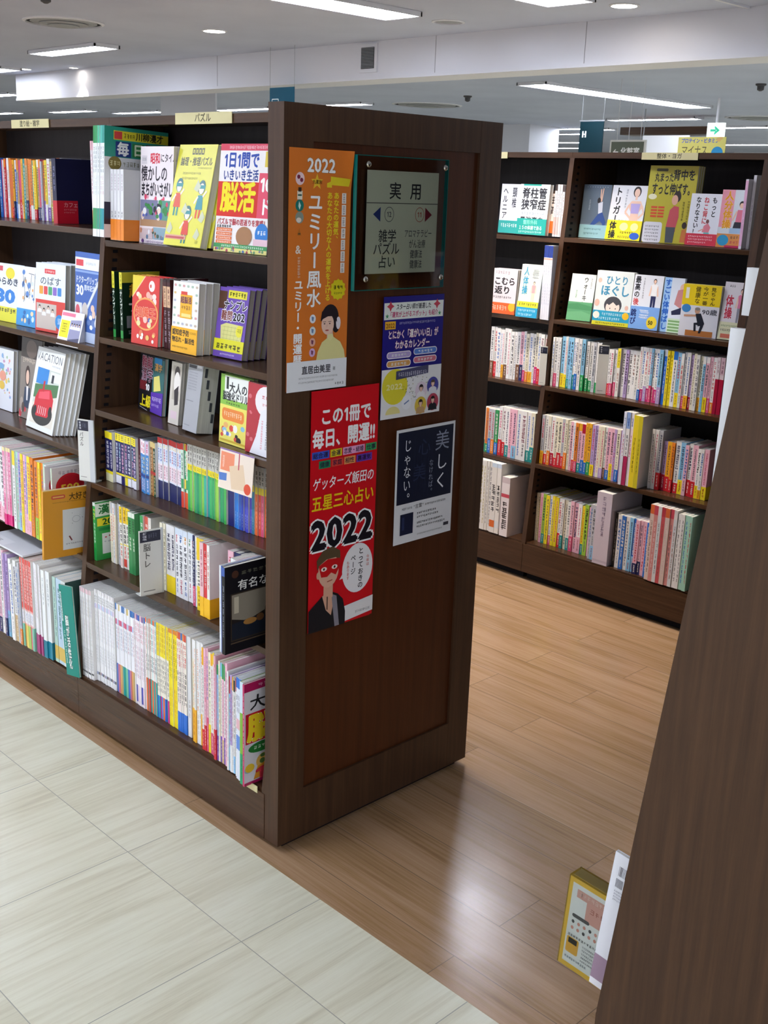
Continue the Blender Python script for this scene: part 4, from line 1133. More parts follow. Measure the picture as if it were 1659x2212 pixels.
# ---- health bookcase
W5 = ['white'] * 6 + ['cream', 'pink', 'sky', 'lilac', 'ivory', 'grey']
HX = ['black', '#55555c', 'red', 'navy', 'rose', 'blue', '#8a4a5a']
HF = ['red', 'rose', 'magenta', 'teal', 'blue', 'yellow', 'orange', 'amber', 'green', 'crimson']
shelf_row(XB, .846, [
    dict(n=19, yl=1.275, yr=.958, h=(.206, .218), x=.095, d=.13, style=R(['white'] * 4 + ['pink', 'cream', 'ivory'], HX, ['red', 'rose', 'navy', 'magenta', 'olive', 'brown', 'amber', 'orange'], .6)),
], "end panel, half-hidden bay's third shelf", 'health_book', 'health spines beside the end panel')
shelf_row(XB, .852, [
    dict(n=3, yl=.925, yr=.885, h=.205, x=.085, d=.13, style=R(['white'], HX, ['magenta', 'rose'], .5)),
    dict(n=8, yl=.883, yr=.765, h=.212, x=.09, d=.13, style=R(['ivory', 'white', 'sky'], HX, ['yellow', 'teal', 'blue', 'green', 'magenta'], .75)),
    dict(n=4, yl=.763, yr=.692, h=.205, x=.1, d=.13, style=R(['grey', 'white', 'ivory'], ['black', '#4a4a50'], ['green'], .2)),
    dict(n=3, yl=.655, yr=.615, h=.187, x=.1, d=.13, style=R(['white'], HX, ['rose', 'red'], .9)),
    dict(n=1, yl=.613, yr=.598, h=.195, x=.1, d=.13, style=fixed('white spine with bright yellow top', '#ebe8e2', (.4, '#ead83a'), [('p', .05, .35, 5, '#8a7a20', 60), ('p', .5, .9, 6, '#b06a5a', 60)])),
    dict(n=5, yl=.596, yr=.515, h=.193, x=.108, d=.13, style=R(['white', 'lilac', 'ivory'], ['black', 'navy', '#8a5a40'], ['tan', 'white'], .3, big=.9)),
    dict(n=8, yl=.512, yr=.405, h=.213, x=.104, d=.13, style=R(W5, HX, ['magenta', 'rose', 'lilac', 'yellow', 'blue'], .6)),
    dict(n=1, yl=.403, yr=.389, h=.216, x=.104, d=.13, style=fixed('strong blue spine', '#2a6ad0', (.12, '#dfe4f2'), [('p', .2, .8, 7, '#dfe8fa', 50)])),
    dict(n=2, yl=.387, yr=.36, h=.214, x=.104, d=.13, style=R(['yellow', 'olive'], ['black', '#6a5a10'], None, 0)),
    dict(n=13, yl=.358, yr=.175, h=(.21, .218), x=.102, d=.13, style=R(W5 + ['sky', 'sky'], HX, HF, .55, ['sky', 'rose', 'blue', 'white'], .2)),
    dict(n=2, yl=.173, yr=.14, h=.216, x=.1, d=.13, style=fixed(['white spine with crimson foot', 'broad crimson spine'], ['#e9e2e4', '#e9d8dc'], (.3, ['#dfd3d8', '#d8b8c2']), [('p', .05, .28, 3, '#8a5a6a', 60)], (.62, '#b0183c'))),
], "divider, health bookcase's third shelf", 'health_book', 'health spines on the third shelf')
shelf_row(XB, .51, [
    dict(n=6, yl=1.265, yr=1.165, h=.2, x=.05, d=.13, style=R(['white', 'orange', 'ivory', 'green', 'grey'], HX, ['blue', 'teal', 'orange', 'green'], .7)),
    dict(n=9, yl=1.163, yr=.965, h=.218, x=.052, d=.13, style=R(['white'] * 3 + ['cream', 'pink'], HX, ['teal', 'red', 'orange', 'sky'], .6)),
], "end panel, half-hidden bay's fourth shelf", 'health_book', 'health spines beside the end panel')
shelf_row(XB, .518, [
    dict(n=8, yl=.928, yr=.79, h=.212, x=.052, d=.13, style=R(['ivory', 'cream', 'white', 'grey'], HX, ['red', 'red', 'crimson', 'yellow', 'amber', 'orange'], .9, ['yellow', 'cream'], .2)),
    dict(n=6, yl=.788, yr=.70, h=.208, x=.05, d=.13, style=R(['white', 'orange', 'cream', 'pink'], HX, ['teal', 'rose', 'brown', 'blue', 'red'], .8, ['crimson', 'amber'], .3)),
    dict(n=2, yl=.698, yr=.668, h=.216, x=.05, d=.13, style=R(['yellow', 'amber'], ['brown', '#7a4a18'], ['green', 'blue'], .9)),
    dict(n=10, yl=.666, yr=.512, h=.214, x=.05, d=.13, style=R(['white', 'pink', 'lilac', 'cream'], HX + ['rose'], ['olive', 'blue', 'yellow', 'brown', 'lilac'], .6)),
    dict(n=3, yl=.508, yr=.462, h=.297, x=.028, d=.2, style=fixed('tall white yoga magazine spine', ['#e6e6f0', '#eceaea', '#e9d6da'], (.22, ['#dfe4f4', '#8aa6d8', '#e6e0e6']), [('p', .05, .2, 1, '#3a5aa8', 70), ('p', .3, .8, 9, ['#c04a6a', '#5a5a6a'], 60)], (.4, ['#dcdce6', '#b02a5a', '#ddd4da']))),
    dict(n=2, yl=.46, yr=.418, h=(.285, .293), x=.026, d=.2, style=fixed('tall yellow stretching magazine spine', ['#e6cf2c', '#cfc02c'], None, [('p', .3, .8, 8, '#7a6a18', 40)])),
    dict(n=3, yl=.40, yr=.352, h=.24, x=.072, d=.13, style=R(['grey', 'white', 'ivory'], HX, ['red'], .3)),
    dict(n=3, yl=.35, yr=.3, h=.2, x=.085, d=.13, style=R(['lilac', 'amber', 'orange', 'cream'], ['black', 'brown'], ['red', 'crimson'], .7)),
    dict(n=8, yl=.298, yr=.15, h=(.196, .21), x=.085, d=.13, style=R(['white', 'white', 'sky', 'pink'], HX, ['red', 'red', 'blue', 'yellow', 'amber'], .75)),
], "divider, health bookcase's fourth shelf", 'health_book', 'health spines on the fourth shelf')
shelf_row(XB, .17, [
    dict(n=5, yl=1.225, yr=1.14, h=.318, x=.0, d=.21, style=R(['white', 'ivory'], ['#55555c', 'olive', '#7a7a80'], ['sky', 'cream'], .3, ['white', 'navy'], .3)),
    dict(n=2, yl=1.138, yr=1.085, h=.318, x=-.004, d=.21, style=fixed(['white medical volume with orange disc', 'wide white medical volume'], '#e9e6df', (.06, '#cfe0ee'), [('p', .3, .7, 5, '#3a3a3c', 84), ('r', .82, .92, ['#d8682c', '#dfe4e6'])])),
    dict(n=1, yl=1.075, yr=1.03, h=.268, x=-.01, d=.21, style=fixed('thick white medical volume with bold upright print', '#efe6e6', (.1, '#d6c6c8'), [('r', .28, .34, '#c84a5a'), ('p', .4, .9, 5, '#2a1c1c', 84)], side='#eadede')),
], "end panel, half-hidden bay's bottom shelf", 'health_magazine', 'tall health volumes beside the end panel')
shelf_row(XB, .17, [
    dict(n=3, yl=.93, yr=.905, h=.215, x=.06, d=.17, style=R(['yellow', 'olive', 'cream'], HX, ['yellow'], .2)),
    dict(n=16, yl=.903, yr=.63, h=(.212, .222), x=.052, d=.17, style=R(['white', 'cream', 'pink', 'lilac', 'ivory', 'lime', 'yellow'], HX, ['rose', 'red', 'yellow', 'magenta', 'sky', 'teal', 'pink'], .6)),
    dict(n=2, yl=.628, yr=.6, h=.236, x=.03, d=.17, style=R(['ivory', 'grey'], HX, ['sky'], .5)),
    dict(n=1, yl=.585, yr=.512, h=.306, x=.004, d=.22, style=fixed('very thick lilac-grey catalogue', '#cfc3ce', None, [('p', .05, .6, 8, '#a898ae', 30), ('r', .94, .97, '#bfb2c0')], side='#b9b2bc')),
    dict(n=1, yl=.505, yr=.49, h=.23, x=.03, d=.17, style=fixed('black spine beside the thick catalogue', '#26262a', None, [('p', .1, .9, 10, '#d6d6d8', 40)])),
    dict(n=5, yl=.488, yr=.40, h=.225, x=.026, d=.17, style=R(['white', 'sky', 'ivory', 'blue'], HX, ['sky', 'blue', 'pink'], .5)),
    dict(n=4, yl=.398, yr=.33, h=.226, x=.018, d=.17, style=R(['pink', 'sky', 'white', 'blue'], HX, ['violet', 'magenta', 'navy'], .6)),
    dict(n=7, yl=.328, yr=.205, h=.31, x=-.004, d=.21, style=fixed(['orange-edged tall magazine spine', 'rosy tall magazine spine', 'red tall magazine spine', 'white tall magazine spine'], ['#d8c2b8', '#cf8a86', '#d8dcdf', '#c8545c'], (.12, ['#d86a3a', '#c84a5a', '#e0dcd8', '#b83a48']), [('p', .2, .9, 10, ['#8a5a4a', '#f2dada', '#5a5a62'], 50)])),
    dict(n=4, yl=.203, yr=.14, h=.3, x=-.004, d=.21, style=R(['white', 'grey', 'mint', 'ivory'], HX, ['white'], .2)),
], "divider, health bookcase's bottom shelf", 'health_magazine', 'health magazines on the bottom shelf')

# ================================================================ COVERS TURNED TO THE FRONT
def face_book(kind, w, h, t, col, art, band=None, edge=None):
    """book standing with its front cover to -x, spine on its left (+y) side"""
    tb = min(.0009, t * .2)
    p = PM()
    p.prism([(0, 0), (0, w), (t, w), (t, 0), (t - tb, 0), (t - tb, w - tb), (tb, w - tb), (tb, 0)], 'z', 0, h, col)
    if edge:
        p.c[3] = C(edge)
    if art:
        p.art(art, (0, w, h), (0, -1, 0), (0, 0, -1), (-1, 0, 0), w / 100, step=.00002, sv=h / art.h)
    o = p.build(kind, M_PRINT)
    p = PM(); p.box(tb, .0015, .0008, t - tb, w - tb, h - .0008); p.build('page_block', M_PAPER, o)
    if band:
        fh, fc, fa = band
        p = PM(); e = .0014
        p.prism([(-e, -.0003), (-e, w + .0004), (t * .6, w + .0004), (t * .6, w), (0, w), (0, -.0003)], 'z', .0004, h * fh, fc)
        if fa:
            p.art(fa, (-e, w, h * fh), (0, -1, 0), (0, 0, -1), (-1, 0, 0), w / 100, step=.00002, sv=h * fh / fa.h)
        p.build('paper_band', M_PRINT, o)
    return o

def stand(o, x, yl, z, w, t, lean, yaw=0.0):
    """put a face-out book so that its lower left front corner is at x, yl, z"""
    le, ya = math.radians(lean), math.radians(yaw)
    o.rotation_euler = (0, le, ya)
    # local corner (0, w, 0) -> world
    ox, oy = -w * math.sin(ya), w * math.cos(ya)
    o.location = (x - ox, yl - oy, z + .0006 + t * math.sin(abs(le)))

def copies(o, n, t, lean, yaw, labels, cat, group, dy=0.0, squeeze=None):
    """further copies right behind the first: the thing and each of its parts"""
    for k in range(1, n + 1):
        c = o.copy(); COL.objects.link(c)
        for ch in o.children:
            d = ch.copy(); COL.objects.link(d); d.parent = c
        le = math.radians(lean if squeeze is None else lean - squeeze * k); ya = math.radians(yaw)
        s = (t + .0012) * k / max(.3, math.cos(le))
        c.location = (o.location.x + s * math.cos(ya), o.location.y + s * math.sin(ya) + dy * k, o.location.z)
        c.rotation_euler = (0, le, ya)
        c['label'] = labels[k - 1]; c['category'] = cat
        if group:
            c['group'] = group

def face_out(kind, cat, ox, x, yl, z, w, h, t, lean, yaw, col, art, label, band=None, n=0, back=None, group=None, dy=0.0, edge=None):
    o = face_book(kind, w, h, t, col, art, band, edge)
    stand(o, ox + x, yl, z, w, t, lean, yaw)
    tag(o, label, cat, group)
    if n:
        copies(o, n, t, lean, yaw, [f'{ORD[k + 1]} copy in the pile behind the {back}' for k in range(n)], cat, group, dy)
    return o

SK, HR = '#f0c8b0', '#2a1f20'
# ---------------------------------------------------------------- puzzle bay, first shelf
z = 1.463
# five upright magazines with the side cover in view
A = Art(148, '#e4e4e6')
A.rect(0, 0, 100, 40, '#2f9a86'); A.rect(14, 5, 86, 12, '#e6d93a'); A.rect(15, 6, 12, 10, '#d84a4a'); A.ps(29, 7, 18, 8, 4, '#4a4020'); A.txt('川柳漫才', 48, 5, 11, '#2c2a20', .03)
A.rect(17, 19, 24, 20, '#2a3f86'); A.txt('毎', 19, 19, 19, '#fff', .035); A.rect(43, 20, 18, 18, '#3a8a4a'); A.txt('日', 44, 20, 17, '#eaf6d8', .035); A.rect(64, 20, 34, 18, '#7a2a4a')
A.ell(16, 48, 10, 9, '#8a7a3a'); A.ps(8, 44, 16, 8, 3, '#f0e6b0'); A.ps(28, 44, 64, 8, 12, '#8a8a70'); A.txt('間違い', 8, 58, 26, '#b8203a', .035)
A.rect(0, 100, 60, 30, '#241c34'); A.ell(22, 112, 12, 14, '#caa090'); A.rect(0, 130, 100, 18, '#dcdce4'); A.ps(10, 134, 50, 8, 8, '#b05070')
mag = lambda col, i: dict(col='#e9ecec', art=spine_art(.0115, .2965, (.155, col), [('p', .18, .42, 6, '#8f9aa0', 62), ('p', .44, .62, 4, '#d09aa6' if i > 2 else '#b9c4c6', 50), ('r', .74, .93, ['#3f9a58', '#3a9a66', '#2f9a7c', '#2a9890', '#2a8f9c'][i])]))
for i in range(5):
    s = mag(['#2f8f4c', '#2f9a5c', '#4ab890', '#4fb8a8', '#2f9a90'][i], i)
    o = upright_book('puzzle_magazine', .0115, .2965, .205, s['col'], s['art'], '#e4e4e6', None, A if i == 4 else None)
    o.location = (.1 + random.uniform(-.001, .001), .9525 - i * .0124, z + .0006 + .0105)
    o.rotation_euler = (0, math.radians(2.6), 0)
    tag(o, f'{ORD[i]} of five tall green-topped magazines standing over the divider', 'magazine', 'green-topped magazines on the top shelf')
for i in range(2):
    o = upright_book('puzzle_magazine', .009, .24, .18, '#eadfe2', spine_art(.009, .24, (.1, '#e9b4c0'), [('p', .14, .6, 10, '#c06a84', 66), ('r', .78, .96, '#d88a5a')]), '#e2d4d8')
    o.location = (.13, 1.003 - i * .0115, 1.4906)
    tag(o, f'{ORD[i]} of two rosy magazines left of the green-topped ones', 'magazine')
A = Art(145, '#c9cacd'); A.rect(0, 105, 100, 40, '#e88a2a'); A.ell(68, 124, 20, 17, '#d9cf2a'); A.ps(56, 116, 24, 14, 4, '#7a7a18'); A.txt('2022', 45, 12, 13, '#7a7a80', .02); A.ps(40, 32, 44, 12, 5, '#8a8a90')
for i in range(4):
    o = upright_book('puzzle_book', .0155, .189, .13, '#dfdfe1', spine_art(.0155, .189, None, [('p', .06, .3, 6, '#b8a8b4', 50), ('p', .58, .68, 2, '#5a5a62', 50)]), '#c9cacd', (.30, '#e8852a', None), A if i == 3 else None)
    o.location = (.12, .886 - i * .0172, z + .0006 + .004)
    o.rotation_euler = (0, math.radians(1.6), 0)
    tag(o, f'{ORD[i]} of four grey puzzle books with orange bands', 'book', 'grey and orange books on the top shelf')
# nostalgic find-the-difference magazine
A = Art(128, '#f0e6ea')
A.txt('昭和', 30, 8, 15, '#d8344a', .035); A.txt('にタイム', 61, 9, 12, '#3a2a34', .02); A.rect(4, 12, 16, 11, '#d8d0d6'); A.ps(5, 14, 14, 5, 4, '#8a8a90')
A.txt('懐かしの', 3, 24, 22, '#2b2430', .02, fit=80); A.txt('まちがいさがし', 3, 46, 20, '#2b2430', .03, fit=112 - 15)
A.rect(2, 66, 96, 5, '#f5eef2'); A.blobs(6, 66, 85, 5, 8, ['#d84a6a', '#e8a0b0'], 2, 4)
A.rect(2, 70, 54, 35, '#7f7fa0'); A.rect(58, 70, 40, 35, '#5c9a8a')
A.rect(2, 96, 96, 9, '#b08a6a'); A.blobs(6, 74, 88, 20, 30, ['#d8446a', '#3f8a4a', '#e9d2c2', '#4a5ab0', '#f0f0f0', '#2a2a3a', '#d86a3a'], 2.5, 6)
A.rect(2, 108, 40, 14, '#cdbcc0'); A.rect(44, 106, 54, 16, '#8aa8b8'); A.blobs(6, 108, 86, 12, 18, ['#5a7a9a', '#e8e8ee', '#3a5a4a', '#c88a6a'], 2, 4); A.ell(12, 125, 4, 2.6, '#5a3a7a'); A.ps(20, 123.5, 60, 4, 16, '#7a5a8a')
face_out('puzzle_magazine', 'magazine', 0, .168, .832, z, .158, .255, .007, 3, 0, '#e9dfe4', A, 'pink find-the-difference magazine leaning on the top shelf', None, 2, 'pink find-the-difference magazine')
# yellow logic puzzle book
A = Art(142, '#dfd94a')
for k in range(4):
    A.rect(37 + k * 8, 5, 7, 9, '#3a3a20'); A.rect(39 + k * 8, 7, 3, 5, '#dfd94a')
A.txt('論理・推理パズル', 10, 17, 13, '#3a3a22', .02, fit=84); A.ps(58, 31, 36, 3, 18, '#8a8630'); A.ps(20, 38, 48, 4, 16, '#8a8640'); A.ps(20, 45, 42, 4, 14, '#8a8640')
for x, y, c, d in ((18, 66, '#d8502e', '#2a8a8a'), (78, 68, '#2a8f9a', '#d8442e'), (52, 104, '#d8442e', '#2a7a7a')):
    A.ell(x, y - 9, 9, 10, '#2f6a70'); A.ell(x, y - 7, 6.5, 7.5, '#f5e2cc'); A.rect(x - 9, y - 12, 18, 5, '#2a8a8c')
    A.poly([(x - 9, y + 22), (x - 6, y + 2), (x + 6, y + 2), (x + 10, y + 22)], c); A.rect(x - 6, y + 22, 4, 12, d); A.rect(x + 2, y + 22, 4, 12, d); A.line(x - 6, y + 4, x - 14, y + 14, 3.4, '#f5e2cc'); A.line(x + 6, y + 4, x + 14, y - 4, 3.4, '#f5e2cc')
for x, y in ((10, 116), (84, 122), (66, 56), (42, 88), (90, 98)):
    A.poly([(x - 8, y + 6), (x, y - 7), (x + 9, y + 2), (x + 3, y + 10)], '#c8cba8')
A.rect(2, 127, 56, 6, '#d8a08a'); A.rect(4, 129, 50, 3, '#b84a4a'); A.ps(84, 132, 8, 5, 3, '#6a6a30')
face_out('puzzle_book', 'book', 0, .14, .672, z, .176, .262, .022, 13, -2, '#dfd94a', A, 'yellow logic puzzle book with cartoon figures, leaning well back', None, 2, 'yellow logic puzzle book', edge='#cfccc2', dy=-.012)
# daily brain magazine
A = Art(130, '#f3eeee')
A.rect(0, 0, 100, 8, '#d8415a'); A.ps(16, 1.5, 76, 5, 26, '#f6dbe0'); A.rect(84, 9, 16, 18, '#e2c84a')
A.txt('1日1問で', 8, 9, 20, '#2347a8', .035, fit=66); A.txt('いきいき生活', 8, 30, 14, '#23408f', .03, fit=66)
A.rect(0, 45, 76, 42, '#d8281e'); A.txt('脳活', 6, 44, 38, '#f4e21c', .035, fit=66, ol='#a8481a', olw=.03); A.rect(76, 34, 24, 53, '#e4506a'); A.txt('10', 78, 36, 22, '#fff', .04, fit=22); A.txt('ド', 80, 62, 22, '#fff', .03)
A.txt('パズルで脳の若返りを実感！', 3, 89, 8.5, '#c02a3a', .02, fit=94)
for k in range(4):
    A.rrect(3, 101 + k * 5, 30, 4.2, 1, '#e0713a'); A.ps(5, 101.8 + k * 5, 26, 2.6, 8, '#fbe8d8')
A.ps(3, 97, 28, 3.4, 6, '#2a2a2a', den=1.4); A.ell(56, 110, 15, 12, '#a97a54'); A.ell(88, 106, 12, 13, '#2f7fd0'); A.ps(80, 101, 16, 6, 3, '#fff'); A.rect(74, 112, 26, 8, '#eac6d2')
A.rect(0, 120, 100, 5, '#3f9a5a'); A.ps(14, 121, 80, 3, 22, '#d8f0d8'); A.rect(0, 125, 100, 5, '#e9e08a'); A.blobs(3, 125, 94, 4, 22, ['#5a7ab0', '#b04a5a', '#6a9a6a', '#8a8a9a'], 1, 2.4)
face_out('puzzle_magazine', 'magazine', 0, .158, .47, z, .207, .262, .008, 6, 2, '#efe9ea', A, 'red and blue daily brain exercise magazine, cut by the end panel', None, 1, 'red and blue brain exercise magazine')

# ---------------------------------------------------------------- puzzle bay, second shelf
z = 1.19
A = Art(140, '#14301f'); A.rect(0, 0, 100, 22, '#d9cc3a'); A.txt('超', 18, 24, 30, '#e0a428', .03); A.txt('ナン', 14, 56, 30, '#e9ece4', .03, fit=80); A.rect(10, 92, 80, 26, '#8f8f94'); A.ps(12, 122, 60, 10, 5, '#b9b9c0')
for i in range(2):
    o = upright_book('puzzle_book', .0135, .187, .126, '#12301f', spine_art(.0135, .187, (.25, '#ded43a'), [('p', .03, .22, 3, '#5a5a1a', 50), ('t', 'ナンプレ', .27, .66, '#eef2ea'), ('p', .66, .8, 2, '#dfe6dc', 70), ('r', .88, 1, '#3a9a4a')]), '#16331f', None, A if i == 1 else None)
    o.location = (.146, .933 - i * .0395, z + .0006)
    tag(o, f'{ORD[i]} of two dark green number puzzle spines with yellow tops', 'book')
A = Art(150, '#d63a34')
A.poly([(0, 0), (45, 0), (0, 46)], '#e6cf3a'); A.poly([(45, 0), (49, 0), (0, 50), (0, 46)], '#efc89a')
A.ell(72, 20, 11, 12, '#f4e6e0'); A.ell(68, 20, 3, 4, '#d84a3a'); A.blobs(20, 40, 66, 14, 9, ['#f3ddd2', '#e8b0a2', '#f0d8a0'], 4, 8); A.rect(34, 52, 46, 9, '#c81f22'); A.ps(37, 53.5, 40, 6, 8, '#f6dcd0')
A.ell(52, 82, 46, 36, '#e9a45a', 30); A.ell(52, 82, 42, 32, '#d63a34', 30); A.txt('知識王', 14, 66, 25, '#e05a3a', .03, fit=76, ol='#f3d9b8', olw=.05); A.blobs(24, 92, 56, 14, 10, ['#e9dfa0', '#5a6ab0', '#3a4a8a', '#f2c4b8'], 4, 8)
A.blobs(10, 122, 78, 20, 9, ['#f6ece4', '#e9c070', '#e07a5a'], 4, 8)
face_out('puzzle_book', 'book', 0, .122, .815, z, .126, .187, .012, 4, 2, '#c22e2c', A, 'red party quiz book with an oval title on the second shelf', None, 3, 'red party quiz book', edge='#6a1a22', dy=-.002)
for i in range(2):
    o = upright_book('puzzle_book', .0155, .186, .125, '#3f1018', spine_art(.0155, .186, (.04, '#2a0c12'), [('r', .1, .4, '#d6ad8a'), ('p', .12, .38, 3, '#6a2a2a', 60), ('p', .44, .92, 5, '#b09aa6', 80)]), '#4a141c')
    o.location = (.142, .664 - i * .0175, z + .0006)
    tag(o, f'{ORD[i]} of two wine-red spines between the red and white covers', 'book')
A = Art(150, '#f0eeee')
for y in range(6):
    for x in range(6):
        if not (20 < x * 17 + 6 < 78 and 20 < y * 18 + 8 < 76):
            A.rrect(4 + x * 16.6, 6 + y * 16, 9, 5, 2, random.choice(['#c9b5a0', '#d8a0a0', '#b9b9c8', '#a8bca8', '#e0c080']))
A.rect(30, 26, 46, 50, '#efb428'); A.rect(32, 20, 24, 7, '#d8453a'); A.txt('超脳活', 31, 30, 15, '#6a2a4a', .035, fit=43); A.ps(34, 48, 36, 10, 4, '#8a4a2a'); A.rect(36, 66, 36, 7, '#f6dd8a')
face_out('puzzle_book', 'book', 0, .125, .622, z, .117, .186, .021, 4, 0, '#eceaea', A, 'white and amber memory puzzle book with tiny cartoon pictures', (.36, '#f2b21c', Art(54).txt('認知症予防', 4, 4, 14, '#2a2418', .03, fit=66).txt('物忘れ・脳活性', 4, 20, 13, '#2a2418', .03, fit=88).ps(72, 6, 24, 6, 8, '#6a5418').ps(6, 40, 60, 5, 14, '#7a5c14')), 2, 'white and amber memory puzzle book', edge='#cbc9c2')
A = Art(143, '#6f4fae')
A.rect(30, 5, 62, 16, '#e8df3a'); A.ps(33, 7, 56, 11, 6, '#6a6418', den=1.3); A.rect(0, 8, 26, 36, '#5a3a2a'); A.txt('ナンプレ', 18, 24, 22, '#16141c', .03, fit=80, ol='#f2eef8', olw=.1)
A.txt('難問', 14, 46, 22, '#8a4a3c', .03, fit=38, ol='#f2eef8', olw=.1); A.txt('202', 54, 46, 22, '#16141c', .04, fit=40, ol='#f2eef8', olw=.1)
A.poly([(16, 78), (34, 72), (92, 74), (88, 116), (22, 120)], '#dcd98a')
for k in range(5):
    A.line(30 + k * 12, 78, 28 + k * 12, 112, .6, '#a9a860'); A.line(24, 80 + k * 8, 84, 80 + k * 8, .6, '#a9a860')
A.ell(80, 86, 11, 12, '#e9e03a'); A.ps(73, 80, 14, 10, 3, '#5a5218', den=1.3)
face_out('puzzle_book', 'book', 0, .165, .487, z, .12, .18, .019, 9, 2, '#6a4aa8', A, 'violet number puzzle book with 202 on its cover, leaning back', (.26, '#e6e02a', Art(38).ps(8, 8, 84, 13, 6, '#4a4a18', den=1.3).rect(0, 25, 100, 13, '#6a4aa8').ps(24, 29, 50, 4, 12, '#d8c8ee')), 3, 'violet number puzzle book', edge='#c6c3bb')
A = Art(150, '#e08f98'); A.rect(0, 60, 100, 36, '#e6c25a'); A.rect(0, 98, 100, 24, '#2f9a56'); A.ps(10, 8, 60, 44, 3, '#c85a6a', True)
face_out('puzzle_book', 'book', 0, .15, .238, z, .115, .176, .018, 3, 0, '#d88a92', A, 'pink puzzle book almost hidden by the end panel, second shelf')

# ---------------------------------------------------------------- puzzle bay, third shelf
z = .98
A = Art(110, '#151419')
A.poly([(54, 0), (100, 0), (100, 70), (54, 70)], '#3a6a6a'); A.rect(0, 0, 100, 4, '#20202a')
A.txt('難解', 8, 3, 25, '#8f2f4a', .02, fit=44, ol='#d8c8d0', olw=.05); A.txt('漢字', 8, 26, 27, '#6a3040', .02, fit=48, ol='#cfc6d8', olw=.05)
A.rect(60, 2, 30, 12, '#2a86c0'); A.txt('漢字', 62, 12, 16, '#d8a05a', .03, fit=30); A.poly([(60, 40), (82, 34), (90, 62), (62, 68)], '#e6dc7a'); A.rect(4, 52, 28, 18, '#6a1f26'); A.txt('10', 28, 54, 17, '#f4f4f6', .05); A.txt('上級', 8, 78, 25, '#e6d526', .035, fit=46)
A.poly([(52, 70), (100, 66), (100, 110), (52, 108)], '#5b36a8'); A.ps(56, 76, 38, 10, 6, '#e8dcf6'); A.ps(56, 90, 30, 6, 6, '#d0c0ee'); A.line(8, 104, 40, 108, 1, '#c8c8d0')
face_out('puzzle_book', 'book', 0, .195, .905, z, .15, .165, .012, 5, -6, '#2a8f8c', A, 'black and violet advanced kanji book on the third shelf', edge='#2a9c94')
A = Art(330, '#cfc8bc'); A.rect(20, 20, 70, 180, '#b9b0a2'); A.ell(60, 60, 26, 40, '#3a2e2c'); A.ell(62, 110, 30, 60, '#e8e2dc'); A.poly([(40, 150), (80, 120), (84, 220), (50, 230)], '#2a2028'); A.rect(20, 260, 60, 40, '#d8c0c8')
face_out('puzzle_book', 'book', 0, .15, .682, z, .055, .172, .01, 6, -4, '#d8d2c8', A, 'narrow pale book with a dark-haired portrait on the third shelf', None, 1, 'narrow pale portrait book')
A = Art(220, '#a5a6ab'); A.rect(4, 6, 52, 10, '#232329'); A.rect(60, 4, 30, 8, '#d2d2d6')
for k in range(7):
    A.ps(8, 28 + k * 9, 60, 4, 14, '#76777c')
A.rect(8, 120, 48, 3, '#84858a'); A.rect(8, 200, 40, 3, '#8c8d92')
o = face_out('puzzle_book', 'book', 0, .118, .565, z, .074, .182, .05, 8, -5, '#a2a3a8', A, 'thick grey volume with its plain back cover outward, index tabs along the edge', edge='#9a9ba0')
p = PM()
for k in range(5):
    p.box(.008 + .008 * k, -.0006, .15 - .03 * k, .015 + .008 * k, .0016, .174 - .03 * k, '#4a4c52')
p.build('index_tab', M_MATTE, o)
A = Art(137, '#8cc04a')
A.rect(14, 2, 86, 46, '#eef0ea'); A.rect(20, 4, 8, 24, '#26302a'); A.txt('大人の', 30, 12, 22, '#23262c', .03, fit=64); A.txt('脳強化ドリル', 8, 32, 19, '#23262c', .035, fit=90); A.ps(20, 53, 50, 5, 6, '#3a4a2a')
A.rect(0, 60, 100, 77, '#e9dd6a'); A.rrect(8, 66, 78, 24, 8, '#e8863a'); A.ps(14, 71, 64, 12, 9, '#fbe9c8'); A.blobs(10, 98, 80, 30, 14, ['#f4f0ea', '#2a2024', '#5a7ac0', '#d84a3a', '#e9b06a', '#8ac0d8'], 5, 9); A.rect(4, 129, 92, 4, '#d2b23a')
face_out('puzzle_book', 'book', 0, .128, .412, z, .128, .178, .012, 3, -3, '#8fbf4e', A, 'green and yellow adult brain drill with a cartoon, third shelf', None, 1, 'green and yellow adult brain drill')
A = Art(150, '#b8323e')
A.blobs(4, 4, 40, 120, 10, ['#d8707a'], 3, 5); A.ell(52, 34, 30, 32, '#f2ecee'); A.poly([(40, 56), (70, 40), (100, 30), (100, 150), (14, 150), (30, 110)], '#ecebf0')
for k in range(4):
    A.ps(42 + k * 13, 74, 7, 62, 12, ['#e08a9a', '#8a8a92', '#e08a9a', '#9a9aa2'][k], True)
A.ps(40, 20, 30, 9, 3, '#c8606a'); A.ps(42, 38, 24, 6, 3, '#d8808a')
face_out('puzzle_book', 'book', 0, .112, .281, z, .15, .176, .014, 4, -3, '#b8323e', A, 'dark red book with a white bottle shape, beside the end panel')
